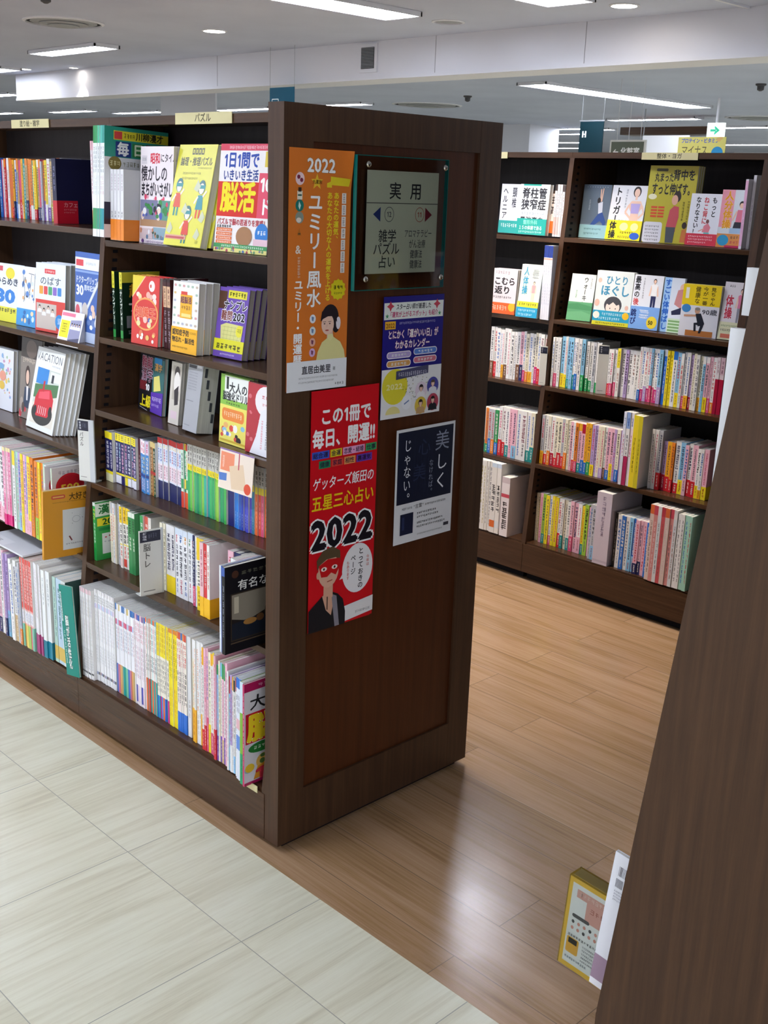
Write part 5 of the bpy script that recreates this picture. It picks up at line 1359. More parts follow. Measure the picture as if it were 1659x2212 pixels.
# flyer clipped to the shelf edge
p = PM(); xfl = xa(.97) - .006
p.box(-.0005, -.14, -.09, .0005, 0, .012, '#ecd9c6')
A = Art(74, '#ecdccb'); A.rect(4, 6, 40, 34, '#ea8f6c'); A.ps(8, 12, 8, 22, 5, '#f6d8c6', True); A.poly([(0, 46), (24, 44), (24, 58), (2, 60)], '#5a7ec0'); A.rect(0, 0, 100, 2.5, '#8a6aa8'); A.poly([(30, 30), (70, 20), (84, 66), (40, 70)], '#e2c8a8'); A.rect(56, 2, 3, 30, '#b8485a'); A.ell(86, 62, 10, 10, '#d8543c')
p.art(A, (-.0006, 0, .012), (0, -1, 0), (0, 0, -1), (-1, 0, 0), .0014)
o = p.build('flyer', M_MATTE, None, (xfl, .342, .972), (0, math.radians(5), math.radians(0)))
tag(o, 'peach and white flyer hanging from the third shelf edge by the end panel', 'flyer')

# ---------------------------------------------------------------- index plates
def index_plate(x, yl, z, w, h, yaw, text, label, fw=1.0):
    """thin upright marker plate; its lower left corner stands at x, yl, z"""
    root = empty('index_plate', (x, yl, z + .0006), (0, 0, math.radians(yaw)))
    p = PM(); p.box(0, -w * fw, 0, .004, 0, h, '#d8d7d0')
    A = Art(100 * h / (w * fw))
    A.rect(3, A.h * .02, 94, A.h * .16, '#26283a'); A.ps(12, A.h * .03, 24, A.h * .13, 3, '#c8c8d0', True, den=1.2); A.ps(40, A.h * .05, 40, A.h * .08, 4, '#6a6c80')
    n = len(text); s = 34
    A.txt(text, 34, A.h * .2, s, '#55534e', .015, v=True, fit=s * 1.05 * n); A.rect(14, A.h * .925, 54, 4, '#7a7874')
    p.art(A, (0, 0, h), (0, -1, 0), (0, 0, -1), (-1, 0, 0), w * fw / 100)
    p.build('plate', M_PRINT, root)
    p = PM(); p.box(-.0004, -w, 0, .0044, -w * fw + .0002, h, '#c3c6c8'); p.box(0, -w, 0, .03, 0, .002, '#c9c9c6'); p.build('foot', M_PRINT, root)
    return tag(root, label, 'index plate')
index_plate(.047, 1.0, .763, .058, .187, 22, 'パズル', 'white index plate reading puzzle, sticking out at the divider', .7)
index_plate(.0, .606, .518, .072, .19, 84, '脳トレ', 'white index plate reading brain training, jutting from the fifth shelf', .92)
index_plate(XB + .05, .962, .852, .03, .165, 20, '', 'small white index plate in front of the health bookcase divider')
index_plate(XB + .085, .695, .852, .042, .2, 30, '', 'grey-white index plate among the grey books on the third health shelf')

# ---------------------------------------------------------------- side covers poking out of the rows
A = Art(138, '#15151b')
A.ell(18, 14, 6, 6, '#4a2f24'); A.ps(28, 10, 50, 7, 5, '#6a6a5a'); A.txt('有名な絵画', 22, 24, 17, '#f2f0ec', .01, fit=92)
A.rect(10, 44, 88, 76, '#3a3026'); A.rect(12, 46, 84, 72, '#221d1c')
A.poly([(12, 46), (96, 46), (96, 74), (40, 92), (12, 84)], '#8b8274'); A.rect(16, 50, 8, 26, '#c2b8a2'); A.poly([(12, 92), (60, 88), (96, 96), (96, 118), (12, 118)], '#1e2430')
A.ell(44, 94, 12, 5, '#a9793f', 14); A.ell(62, 92, 7, 6, '#6f4a2c', 14); A.ell(78, 84, 8, 14, '#4a4238', 14); A.rect(10, 122, 88, 2, '#5a4a3a')
o = upright_book('art_book', .012, .226, .175, '#101016', spine_art(.012, .226, (.1, '#3a5aa8'), [('p', .2, .8, 7, '#9aa0b0', 50)]), '#15151b', None, A)
o.location = (-.062, .133, .5186); tag(o, 'black book on famous paintings, its cover facing out by the end panel', 'book')
for i, c in enumerate(('#3f62b8', '#dfe6ee')):
    o = upright_book('art_book', .006, .226, .172, c, None, '#e9e9ec'); o.location = (-.058, .1465 + i * .0075, .5186)
    tag(o, ['thin blue book', 'thin white book'][i] + ' pressed against the black painting book', 'book')
A = Art(135, '#d9d6da')
A.rect(0, 0, 100, 11, '#b01c58'); A.ps(20, 2.5, 60, 6, 7, '#e8a8c4'); A.txt('大盛り', 8, 17, 20, '#1c1c20', .02, fit=74)
A.rect(2, 40, 98, 40, '#c81a2c'); A.txt('脳活', 4, 41, 38, '#f0d028', .045, fit=92, ol='#fff', olw=.04); A.ell(26, 88, 20, 7, '#2a7a34'); A.ps(14, 85, 24, 5, 4, '#e9f0d8')
A.ell(46, 100, 10, 10, '#2a76b8'); A.ell(30, 108, 12, 10, '#e6b65a'); A.blobs(6, 98, 90, 26, 16, ['#e9dfd2', '#9ab0c0', '#e8c03a', '#5a7a3a'], 4, 8); A.poly([(20, 114), (44, 108), (48, 128), (14, 130)], '#e89a2c')
A.txt('100', 16, 112, 22, '#e03a4a', .05, fit=60, ol='#5a0f1c', olw=.05); A.rect(0, 131, 100, 4, '#b01c58')
o = upright_book('puzzle_magazine', .0065, .283, .21, '#c02a62', spine_art(.0065, .283, None, [('p', .1, .8, 12, '#f4d0de', 50)]), '#d9d6da', None, A)
o.location = (-.026, .1035, .1556); tag(o, 'magenta-edged brain puzzle magazine with red title, last on the bottom shelf', 'magazine')
# navy book with red band on the next bay's top shelf
A = Art(150, '#17183a'); 
o = upright_book('trivia_book', .024, .194, .13, '#1a1b40', spine_art(.024, .194, None, [('p', .1, .5, 4, '#8a8ab8', 50)]), '#17183a', (.36, '#c4182c', None), None)
o.location = (.195, 1.332, 1.4906)
p = PM(); A = Art(42); A.txt('カフェ', 20, 4, 15, '#e8a0a0', .02); A.ps(20, 22, 40, 5, 7, '#e08a90'); A.ps(20, 30, 34, 5, 6, '#e08a90')
p.art(A, (0, -.0006, .07), (1, 0, 0), (0, 0, -1), (0, -1, 0), .0011); p.build('lettering', M_PRINT, o)
tag(o, 'navy book with a broad red band, beside the rosy magazines', 'book')
# yellow picture book and its neighbours
A = Art(142, '#d9962a')
A.rect(0, 0, 100, 2, '#e8c070'); A.rrect(18, 12, 30, 8, 3, '#c84a3a'); A.rect(21, 14.4, 24, 3, '#e8b060'); A.txt('大好き', 56, 10, 16, '#4a3416', .02, fit=44); A.ps(20, 26, 34, 2.6, 14, '#7a5a20'); A.ps(52, 26, 44, 2.6, 16, '#7a5a20')
A.rect(42, 44, 56, 84, '#dfe0de'); A.blobs(54, 52, 38, 24, 6, ['#8a8a90'], .6, 1.2); A.ell(72, 66, 9, 7, '#a9a9ae', 20); A.ell(72, 66, 8.2, 6.2, '#dfe0de', 20); A.line(56, 100, 62, 110, 3, '#7a3a3a'); A.ps(48, 114, 44, 4, 9, '#8a8a90')
o = upright_book('picture_book', .01, .212, .15, '#d9962a', None, '#d9962a', None, A)
o.location = (-.07, 1.021, .5306); o.rotation_euler = (0, math.radians(2), 0); tag(o, 'mustard yellow picture book poking out, a white panel on its cover', 'book')
for i in range(2):
    A = Art(140, '#e4dfe0'); A.ps(10, 6, 80, 8, 12, '#a89aa8'); A.ell(30, 34, 24, 22, '#cf2434', 30); A.ell(30, 34, 20, 18, '#c01f30', 30); A.txt('500', 14, 28, 16, '#f2d84a', .04, fit=32); A.ps(18, 46, 24, 6, 4, '#f6c8c0'); A.blobs(10, 64, 76, 60, 16, ['#e8b0b8', '#b0c8d8', '#e0d0a0'], 4, 9)
    o = upright_book('picture_book', .008, .255, .2, '#e6dedf', spine_art(.008, .255, (.2, '#c8d8c0'), [('p', .24, .9, 9, '#b08a94', 60)]), '#e4dfe0', None, A)
    o.location = (.0 + .008 * i, 1.13 - i * .028, .5306); o.rotation_euler = (math.radians(1.5), 0, 0)
    tag(o, ['white childrens magazine with a round red price sticker, behind its twin', 'white childrens magazine with a round red price sticker, nearer the yellow book'][i], 'magazine')
A = Art(40, '#e8e8ea'); A.txt('!!!!!', 30, 6, 22, '#2a2a30', .02)
p = PM(); p.box(0, 0, 0, .21, .28, .006, '#dcdde0'); p.art(A, (0, .26, .0061), (0, -1, 0), (1, 0, 0), (0, 0, 1), .0012)
o = p.build('craft_magazine', M_PRINT, None, (-.02, 1.26, .4655)); tag(o, 'white magazine lying flat on top of the upright craft magazines', 'magazine')
# leaning teal book
A = Art(160, '#1a8a7c'); A.ps(8, 8, 10, 60, 9, '#0f4a44', True); A.rect(3, 12, 9, 52, '#cfe0dc'); A.ps(4, 14, 7, 48, 8, '#2a3a3a', True); A.txt('脳が活性化', 40, 52, 26, '#e9efe9', .03, v=True, fit=96, ol='#123', olw=.08); A.ps(8, 80, 12, 60, 9, '#e0ece8', True)
o = face_book('craft_magazine', .06, .292, .006, '#178577', A)
stand(o, -.02, 1.008, .1545, .06, .006, 0, 10); o.rotation_euler.x = math.radians(-4)
tag(o, 'slim teal book with white upright title, slanting out at the divider', 'book')

# ---------------------------------------------------------------- next bay, second and third shelf
z = 1.157
A = Art(140, '#e9f0f6'); A.ell(60, 22, 18, 14, '#e8d838'); A.rect(4, 6, 26, 12, '#d8505a'); A.txt('ひらめき', 2, 32, 20, '#26304a', .03, fit=92); A.txt('30', 4, 54, 44, '#2f7fd0', .05, fit=80); A.rect(0, 104, 100, 36, '#e6e03a'); A.ps(6, 106, 80, 12, 7, '#3a3a2a', den=1.3)
face_out('stationery_pack', 'stationery pack', 0, .16, 1.735, z, .16, .19, .006, 6, 3, '#e6eef4', A, 'blue and yellow idea pack with a large 30 on it', None, 1, 'blue and yellow idea pack')
A = Art(150, '#f0f2f4'); A.blobs(12, 14, 76, 70, 14, ['#5a86c8', '#3a3a44', '#e8b070', '#d8e2f0'], 4, 9)
for k in range(9):
    A.line(random.uniform(15, 85), random.uniform(10, 90), random.uniform(15, 85), random.uniform(10, 90), 1.4, '#3c4050')
A.rect(0, 106, 100, 44, '#3f9ad8'); A.blobs(8, 112, 84, 26, 9, ['#d8ecf8', '#2a6ab0', '#f0d8b0'], 4, 8)
face_out('stationery_pack', 'stationery pack', 0, .158, 1.572, z, .12, .19, .006, 7, 3, '#eef0f2', A, 'white pack with blue cartoon drawings, second shelf of the next bay', None, 1, 'white cartoon pack')
A = Art(150, '#e6ecf2'); A.rect(30, 12, 36, 10, '#d8353a'); A.ps(33, 14, 30, 6, 6, '#fbe6e6'); A.txt('のばす', 14, 28, 20, '#4a5a6a', .01, fit=72)
for k, c in enumerate(('#e8a03a', '#d84a4a', '#4aa06a', '#8a6ac0', '#3f8ad0')):
    A.rrect(12 + k * 15.5, 50, 13, 18, 2, c)
A.rect(0, 80, 100, 70, '#d8423a'); A.rect(3, 88, 68, 56, '#c9bcb2')
for k in range(4):
    A.bust(14 + k * 15, 92 + (k % 2) * 6, 15, '#e6c6b0', '#2a2224', '#e9e6ea', False)
A.ell(82, 124, 14, 16, '#2f8ad0'); A.ps(73, 116, 18, 14, 4, '#e8f4fc', True)
face_out('stationery_pack', 'stationery pack', 0, .146, 1.417, z, .165, .212, .018, 4, 4, '#dfe6ec', A, 'white and red pack with a group photo, second shelf of the next bay', None, 3, 'white and red group photo pack')
A = Art(170, '#3f66b4'); A.rect(0, 10, 100, 22, '#eef2f8'); A.rect(4, 14, 30, 12, '#d8404a'); A.ps(44, 17, 40, 6, 12, '#9aa2b0'); A.rect(0, 34, 100, 4, '#8aa6d8')
A.txt('ドクターグリップ', 3, 44, 15, '#eef4fc', .02, fit=88); A.txt('30', 4, 58, 26, '#f2f6fc', .04, fit=32); A.txt('周年記念', 38, 60, 12, '#e6eef8', .02, fit=46); A.line(48, 108, 96, 52, 7, '#dfe4ea'); A.line(52, 108, 96, 58, 1.4, '#a8b0bc')
A.rect(0, 96, 30, 50, '#d8dce4'); A.ell(12, 112, 9, 12, '#d85a6a'); A.ell(42, 110, 12, 16, '#c9c2be'); A.blobs(56, 100, 38, 50, 10, ['#e6c6b4', '#e8e8f0', '#6a86c0', '#f0f2f8'], 6, 10); A.rect(0, 150, 100, 20, '#b8c6e0')
face_out('stationery_pack', 'stationery pack', 0, .142, 1.163, z, .158, .262, .01, 3, -4, '#4a6eb8', A, 'tall blue pen anniversary pack with 30, beside the divider')
A = Art(80, '#ecebee'); A.rect(2, 4, 60, 8, '#e8809a'); A.rect(4, 22, 40, 40, '#ece03a'); A.ps(8, 28, 30, 24, 4, '#8a7a20', True); A.poly([(46, 20), (94, 16), (96, 64), (46, 66)], '#9a9ab8')
for k in range(4):
    A.bust(54 + k * 11, 26, 13, '#eac8b4', '#2a2226', '#f4f4f6', False)
A.rect(4, 68, 70, 7, '#d86a8a'); A.poly([(46, 66), (96, 58), (96, 76), (60, 78)], '#5a5a72')
root = empty('display_card', (.072, 1.212, 1.157))
p = PM(); p.box(-.0008, 0, 0, 0, .13, .088, '#e9e8ea'); p.art(A, (-.0009, .13, .088), (0, -1, 0), (0, 0, -1), (-1, 0, 0), .0013, step=.00002)
o = p.build('card_face', M_MATTE, root); o.rotation_euler = (0, math.radians(16), 0); o.location = (-.0, 0, 0)
p = PM(); p.prism([(.002, 0), (.05, 0), (.027, .08), (.0255, .08)], 'y', .01, .12, '#dddce0'); p.build('stand', M_MATTE, root)
root.location.y = 1.085; root.location.x = .112
tag(root, 'small white and yellow display card with a group photo, on the shelf edge', 'card')
z = .843
A = Art(140, '#e6e8ee'); A.blobs(10, 14, 80, 100, 40, ['#8ab0d8', '#e09a8a', '#e8c86a', '#a8c89a', '#d0a0c0'], 2, 6); A.ell(40, 40, 16, 7, '#7fb0d8'); A.ell(50, 62, 16, 12, '#e8a08a'); A.ell(46, 84, 14, 10, '#e8c45a')
face_out('notebook', 'notebook', 0, .175, 1.82, z, .15, .21, .014, 5, 0, '#e2e4ea', A, 'pale notebook sprinkled with small pastel drawings, third shelf', None, 1, 'pale pastel notebook')
A = Art(125, '#8a8078'); A.rect(0, 0, 100, 30, '#3f3632'); A.ell(50, 16, 26, 14, '#6a5a52'); A.ps(10, 30, 60, 8, 8, '#d8c8b4'); A.ell(36, 58, 12, 16, '#3a2622'); A.ell(36, 60, 8, 11, '#e8c4b0'); A.poly([(18, 108), (24, 76), (50, 76), (58, 108)], '#2f3f5a'); A.poly([(32, 74), (42, 74), (40, 96), (34, 96)], '#eeeaea'); A.blobs(4, 100, 92, 24, 16, ['#b0a298', '#c8404a', '#5a4a44', '#e0d4c8'], 4, 9)
face_out('diary', 'diary', 0, .165, 1.605, z, .15, .27, .008, 6, -2, '#7a7068', A, 'brownish photo diary with a long-haired woman, third shelf of next bay')
A = Art(122, '#eef0f0')
A.txt('VACATION', 2, 4, 17, '#5a5c60', .0, fit=92); A.ps(60, 22, 30, 3, 12, '#9a9a9e'); A.rect(10, 30, 84, 84, '#cfd6cc'); A.rect(12, 30, 42, 24, '#2f86d0'); A.rect(60, 32, 34, 14, '#e9ecee'); A.rect(66, 36, 8, 12, '#2a3038'); A.poly([(10, 56), (94, 48), (94, 70), (10, 76)], '#4a7a4c'); A.poly([(10, 84), (94, 66), (94, 114), (10, 114)], '#e4ded0')
A.ell(50, 96, 38, 18, '#2a2826', 30); A.poly([(18, 76), (28, 62), (70, 58), (84, 72), (84, 90), (70, 100), (30, 102), (18, 92)], '#d01a2c'); A.poly([(30, 66), (66, 60), (70, 72), (30, 76)], '#e85060'); A.rect(40, 48, 6, 16, '#c81a2a')
for k in range(5):
    A.rect(34 + k * 7, 86, 2, 12, '#f0d0d0')
A.ell(24, 94, 6, 7, '#1a1a1c'); A.ell(78, 90, 6, 8, '#1a1a1c')
face_out('diary', 'diary', 0, .112, 1.452, z, .2, .262, .011, 13, -4, '#e6e8e8', A, 'white vacation calendar with a bright red sports car, third shelf of next bay', None, 4, 'white vacation calendar', dy=-.008)
A = Art(150, '#d2cfc8'); A.rect(10, 16, 60, 50, '#c98a5a'); A.rect(14, 70, 70, 40, '#8aa04a'); A.ps(10, 120, 70, 12, 8, '#8a8a84')
face_out('diary', 'diary', 0, .19, 1.17, z, .17, .25, .012, 4, -3, '#cfccc6', A, 'beige calendar with a warm photo, hard against the divider')

# ---------------------------------------------------------------- health bookcase, first shelf
z = 1.462
def health(x, yl, z, w, h, t, lean, yaw, col, A, label, band=None, n=0, back=None, edge=None):
    face_out('health_book', 'book', XB, x, yl, z, w, h, t, lean, yaw, col, A, label, band, n, back, None, 0, edge)
A = Art(140, '#e2e4ea'); A.txt('ヘルニア', 22, 8, 26, '#2a2a30', .02, v=True, fit=92); A.txt('頸椎', 66, 8, 22, '#3a3a44', .02, v=True, fit=60)
health(.14, 1.31, z, .113, .204, .015, 3, 0, '#dfe1e6', A, 'white book on hernia with black upright title, next to the end panel', (.26, '#2a9a94', Art(40).ps(10, 8, 80, 14, 8, '#e6f4f2')))
A = Art(125, '#dfe5ea'); A.rect(10, 0, 60, 4, '#2a9a8c'); A.txt('脊柱管', 8, 8, 28, '#26262c', .03, fit=84); A.txt('狭窄症', 8, 36, 28, '#26262c', .03, fit=84); A.ps(10, 68, 80, 8, 9, '#8a9aa6'); A.txt('最強高血', 8, 80, 16, '#2a2a30', .03, fit=80)
health(.115, 1.19, z, .163, .205, .02, 4, -3, '#dde3e8', A, 'white spine care book with large black title and teal band', (.32, '#1f9a90', Art(40).txt('整形外科', 22, 3, 12, '#8af0c0', .02).txt('１５の体操で治る', 8, 17, 11, '#d8f6ea', .02, fit=80).ps(8, 30, 80, 6, 14, '#bfe8dc')))
A = Art(150, '#d9c9c4'); A.txt('脊柱', 14, 16, 28, '#2c2424', .03, fit=64); A.txt('狭窄', 10, 50, 30, '#2c2424', .03, fit=66); A.rect(0, 0, 100, 10, '#4a3a34')
health(.13, 1.072, z, .075, .183, .012, 4, 0, '#d6c6c0', A, 'small pinkish spine care book with orange band', (.33, '#e2692c', Art(50).ps(10, 8, 50, 24, 4, '#fbe2d0').rect(0, 40, 100, 10, '#2a2a2a')))
for i in range(4):
    o = upright_book('health_book', .011, .208 - .004 * (i == 3), .13, '#dcdade', spine_art(.011, .208, (.12, ['#3a2f2c', '#e0dcdc', '#d0c6c6', '#4a3f3f'][i]), [('p', .16, .6, 8, '#8a6a6a', 60), ('r', .62, .96, ['#e0a8a0', '#d8b0aa', '#d8c2be', '#cfc8cc'][i])]), '#d6d4d8')
    o.location = (XB + .125, .993 - i * .0128, z + .0006); tag(o, f'{ORD[i]} of four pinkish white spines against the health bookcase divider', 'book')
A = Art(122, '#5d6a78'); A.poly([(0, 90), (100, 86), (100, 122), (0, 122)], '#6a7886')
for k in range(9):
    A.txt('・', 10 + k * 9, 2, 7, '#c8d0d8', .03)
A.line(64, 10, 66, 38, 4, '#d8b09a'); A.line(72, 8, 69, 38, 4, '#d8b09a'); A.ell(60, 36, 6, 7, '#231c1e'); A.poly([(58, 42), (74, 38), (76, 64), (62, 68)], '#c8ccd6'); A.poly([(62, 66), (76, 62), (92, 84), (84, 108), (80, 88), (70, 82), (40, 98), (26, 102), (40, 88)], '#2f4a86')
A.ps(24, 34, 8, 24, 6, '#aab4bc', True)
health(.2, .925, z, .137, .212, .014, 4, 0, '#5a6672', A, 'slate grey yoga book with a woman stretching upward', (.25, '#8fb8bf', Art(30).ps(16, 7, 62, 5, 12, '#4a6a70').ps(16, 17, 54, 5, 11, '#4a6a70')), 2, 'slate grey yoga book')
A = Art(122, '#eceaec'); A.txt('トリガー', 20, 4, 21, '#16161a', .035, v=True, fit=82); A.ps(40, 8, 7, 42, 7, '#9a9aa0', True); A.ell(72, 14, 11, 12, '#2a1d1e'); A.ell(72, 16, 7.6, 9.4, SK); A.rect(69, 24, 6, 8, SK)
A.poly([(52, 44), (60, 34), (86, 34), (94, 46), (84, 60), (86, 84), (60, 84), (62, 60)], SK); A.poly([(59, 40), (86, 40), (84, 62), (62, 62)], '#b7a6d8'); A.line(54, 44, 46, 60, 5, SK); A.line(46, 60, 62, 72, 5, SK); A.line(92, 46, 99, 60, 5, SK); A.line(99, 60, 85, 72, 5, SK); A.poly([(60, 80), (86, 80), (87, 96), (59, 96)], '#4a4aa0'); A.txt('ポイント', 28, 76, 7, '#8a9ac8', .02)
health(.19, .787, z, .172, .213, .014, 8, -4, '#e8e6e8', A, 'white exercise book with a woman in a lilac top and yellow band', (.36, '#f0e21c', Art(44).txt('体操', 18, 2, 20, '#16161a', .035, v=True, fit=40).ell(50, 14, 12, 9, '#f6f0a0').ell(80, 14, 11, 9, '#f6f0a0').ps(40, 24, 40, 6, 6, '#6a6418').ell(84, 34, 14, 8, '#2a5ac0').ps(36, 34, 34, 6, 6, '#6a6418')))
A = Art(137, '#b9ae34')
A.txt('丸まった', 12, 12, 17, '#26241c', .03, fit=40); A.txt('背中を', 50, 6, 20, '#26241c', .03, fit=46); A.txt('すっと伸ばす。', 8, 30, 22, '#26241c', .03, fit=88); A.rrect(14, 5, 24, 5, 2, '#4a4620'); A.ell(12, 55, 9, 5, '#e6e2c0')
for k in range(4):
    A.rect(12, 72 + k * 5.4, 13, 3.4, '#d0492c'); A.rect(27, 72 + k * 5.4, 13, 3.4, '#d0492c')
A.ell(64, 54, 8, 10, '#332624'); A.ell(60, 60, 6.5, 9, '#d9a890'); A.poly([(48, 108), (52, 78), (60, 70), (70, 72), (72, 90), (68, 110)], '#c2525a'); A.line(62, 80, 66, 116, 5, '#c2525a'); A.poly([(48, 108), (68, 108), (66, 136), (50, 136)], '#4a5058'); A.ell(86, 104, 5, 6, '#332624'); A.poly([(80, 134), (82, 112), (90, 110), (92, 134)], '#c2743a'); A.ps(76, 62, 6, 34, 7, '#6a6418', True); A.ps(86, 60, 6, 40, 8, '#6a6418', True); A.rrect(0, 100, 40, 37, 5, '#dad8de')
for k in range(5):
    A.ps(4, 106 + k * 6, 30, 3.6, 8, '#4a4a52')
health(.178, .605, z, .205, .289, .016, 4, 3, '#b2a732', A, 'tall olive back-stretching book with a woman in profile', None, 2, 'tall olive back-stretching book', edge='#3f3a1c')
A = Art(143, '#e3e3ea'); A.txt('もっと', 78, 8, 17, '#17171c', .03, v=True, fit=56); A.txt('ねこ背に', 52, 8, 17, '#c8404a', .03, v=True, fit=76); A.txt('なりなさい！', 26, 8, 17, '#17171c', .03, v=True, fit=106); A.ell(64, 76, 5, 6, '#7a4a4a'); A.poly([(50, 106), (54, 88), (66, 80), (76, 92), (72, 106)], '#d87a8a'); A.line(56, 96, 38, 104, 3, '#e0a090'); A.rect(56, 106, 18, 8, '#5ac0c0')
health(.165, .404, z, .126, .19, .014, 6, 3, '#dfdfe6', A, 'white cat-posture book with red and black upright title', (.23, '#d22c44', Art(32).ps(8, 5, 80, 5, 14, '#f6d0d4').ps(8, 13, 80, 5, 14, '#f6d0d4').ps(8, 21, 60, 5, 10, '#f6d0d4')), 1, 'white cat-posture book', edge='#b02a3a')
A = Art(170, '#dfe4ea'); A.rect(0, 0, 44, 110, '#f2a0b0'); A.txt('人分体操', 26, 4, 30, '#f0a01c', .03, v=True, fit=110, ol='#fbe98a', olw=.05); A.ell(72, 42, 9, 10, HR); A.ell(72, 46, 7, 8, SK); A.poly([(56, 96), (60, 58), (86, 58), (90, 96)], '#e07a92'); A.line(58, 62, 46, 90, 5, SK); A.line(88, 62, 98, 90, 5, SK); A.poly([(54, 94), (92, 94), (96, 112), (50, 112)], '#2a2a3a'); A.rect(40, 112, 60, 16, '#a8c4e0')
health(.165, .272, z, .11, .207, .012, 4, 8, '#e4dce2', A, 'pink and orange exercise book with a woman seated cross-legged', (.24, '#e2924a', Art(50).ell(22, 24, 20, 20, '#2a9ac8').ps(46, 6, 50, 12, 5, '#4a3020').ps(46, 24, 50, 12, 5, '#c83a4a').rect(30, 42, 70, 8, '#c81f5a')))
for i, (c, d) in enumerate((('#eab8d8', 'pink'), ('#eeeaf2', 'pale lilac'), ('#dfe8dc', 'white and green'))):
    o = upright_book('health_book', .011, .245 + .015 * i, .15, '#e9e6ec', spine_art(.011, .25, None, [('r', .02, .96, c), ('p', .3, .8, 6, '#b08ab0', 40)]), '#e6e4ea')
    o.location = (XB + .15 + .03 * i, .16 - i * .0135, z + .0006); tag(o, f'tall {d} spine by the end post on the first health shelf', 'book')

# ---------------------------------------------------------------- health bookcase, second shelf
z = 1.13
A = Art(150, '#d8cfd2'); A.ps(10, 4, 60, 14, 6, '#a89aa0'); A.txt('こむら', 10, 26, 28, '#2a2428', .035, fit=84); A.txt('返り', 14, 56, 28, '#2a2428', .035, fit=64); A.ps(10, 90, 74, 8, 9, '#5a5054')
health(.075, 1.278, z + -.006, .13, .19, .014, 3, 6, '#d4cacd', A, 'greyish pink cramp book with orange band beside the end panel', (.25, '#e2602c', Art(36).ps(8, 6, 60, 20, 6, '#fbe0cc').ell(88, 12, 14, 14, '#f0b02c')), 3, 'greyish pink cramp book')
A = Art(190, '#cfd8cc'); A.txt('人体操', 26, 8, 26, '#2f8fb8', .03, v=True, fit=100, ol='#e6ec8a', olw=.05); A.figure(68, 60, 78, SK, HR, '#e0a0a0', SK, 0); A.ps(50, 16, 40, 36, 4, '#8a8a8a', True)
health(.052, 1.111, z - .006, .104, .22, .013, 8, 6, '#c9d2c8', A, 'slim green and blue exercise book with a standing figure', (.3, '#2a9ac4', Art(60).rect(0, 0, 100, 22, '#e0d83a').ps(8, 4, 84, 12, 8, '#5a5a20').ps(8, 28, 84, 10, 10, '#d0eef6').ps(8, 44, 70, 10, 9, '#d0eef6')), 1, 'slim green and blue exercise book')
for i in range(4):
    o = upright_book('health_book', .0106, .303, .17, '#e2e2ea', spine_art(.0106, .303, (.16, '#2a3f92'), [('r', .17, .19, '#d8a890'), ('p', .22, .4, 5, '#a8a8b8', 50), ('p', .5, .8, 7, '#9aa0b8', 40)]), '#d4daec')
    o.location = (XB + .075, .988 - i * .0112, z - .0054); tag(o, f'{ORD[i]} of four tall white spines with blue tops at the divider', 'book')
A = Art(175, '#d7dbd6'); A.txt('ウォーキング術', 62, 10, 20, '#2a2c2c', .02, v=True, fit=158); A.ps(80, 14, 8, 40, 6, '#8a8a88', True); A.ps(24, 60, 8, 30, 5, '#5a9a6a', True)
health(.115, .893, z, .107, .19, .012, 10, 12, '#cfd5cf', A, 'grey green walking book with a tall upright title', (.4, '#5b9a6c', Art(70).poly([(0, 10), (40, 4), (100, 14), (100, 30), (0, 28)], '#4a8a5c').poly([(0, 40), (60, 34), (100, 44), (100, 70), (0, 70)], '#6aa878')), 0)
A = Art(135, '#dfe6e4'); A.txt('ひとり', 26, 10, 24, '#3f8fb4', .02, fit=62); A.txt('ほぐし', 14, 34, 28, '#3f8fb4', .03, fit=80); A.ell(52, 84, 24, 22, '#4a4a50'); A.ell(52, 90, 19, 18, '#f0ddd2'); A.poly([(34, 80), (52, 68), (70, 80), (62, 84), (52, 76), (42, 84)], '#4a4a50'); A.ell(45, 92, 1.4, 1.8, '#333', 8); A.ell(60, 92, 1.4, 1.8, '#333', 8); A.ell(8, 80, 7, 9, '#e0b8a8'); A.ell(90, 88, 5, 6, '#e0b8a8'); A.ell(10, 24, 5, 6, '#d8c0b0')
health(.085, .742, z, .158, .214, .016, 5, 10, '#dae2e0', A, 'pale self-massage book with a drawn woman and blue band', (.27, '#2f9cc0', Art(37).rect(0, 27, 100, 10, '#d6cf3a').ps(24, 4, 60, 8, 10, '#d8f0f6').ps(16, 15, 60, 8, 10, '#d8f0f6').ell(90, 10, 9, 9, '#e8b82c').ell(10, 12, 9, 9, '#e9e6da').ps(10, 29, 80, 5, 16, '#5a5a20')), 1, 'pale self-massage book')
A = Art(155, '#dfe2ea'); A.txt('最高の', 14, 4, 20, '#26262c', .03, v=True, fit=62); A.txt('後ろ跳び', 14, 66, 20, '#c83a3a', .03, v=True, fit=84); A.ps(32, 8, 6, 60, 9, '#7a7a84', True); A.figure(72, 10, 92, SK, HR, '#f2f2f4', '#2a2f5a', 0)
health(.105, .58, z, .122, .21, .014, 6, 8, '#dadde6', A, 'white and blue jumping book with a man in a white shirt', (.42, '#7aa6e2', Art(66).txt('跳び', 12, 8, 20, '#1f2a6a', .03, v=True, fit=46).ps(26, 8, 44, 26, 4, '#eef4fc', True).ell(78, 44, 18, 18, '#e9cf3a').txt('50', 66, 36, 16, '#3a3a20', .04)))
A = Art(230, '#d8e0ec'); A.rect(0, 0, 36, 230, '#9cc4ee'); A.txt('すごい体伸ばし', 20, 6, 32, '#1f5fc4', .04, v=True, fit=215); A.ell(96, 40, 16, 18, '#e0b8a4'); A.poly([(60, 110), (72, 50), (100, 44), (100, 130)], '#c8888a'); A.poly([(50, 140), (100, 120), (100, 150), (54, 156)], '#2a2f4a'); A.rect(40, 170, 60, 60, '#c9e0c4')
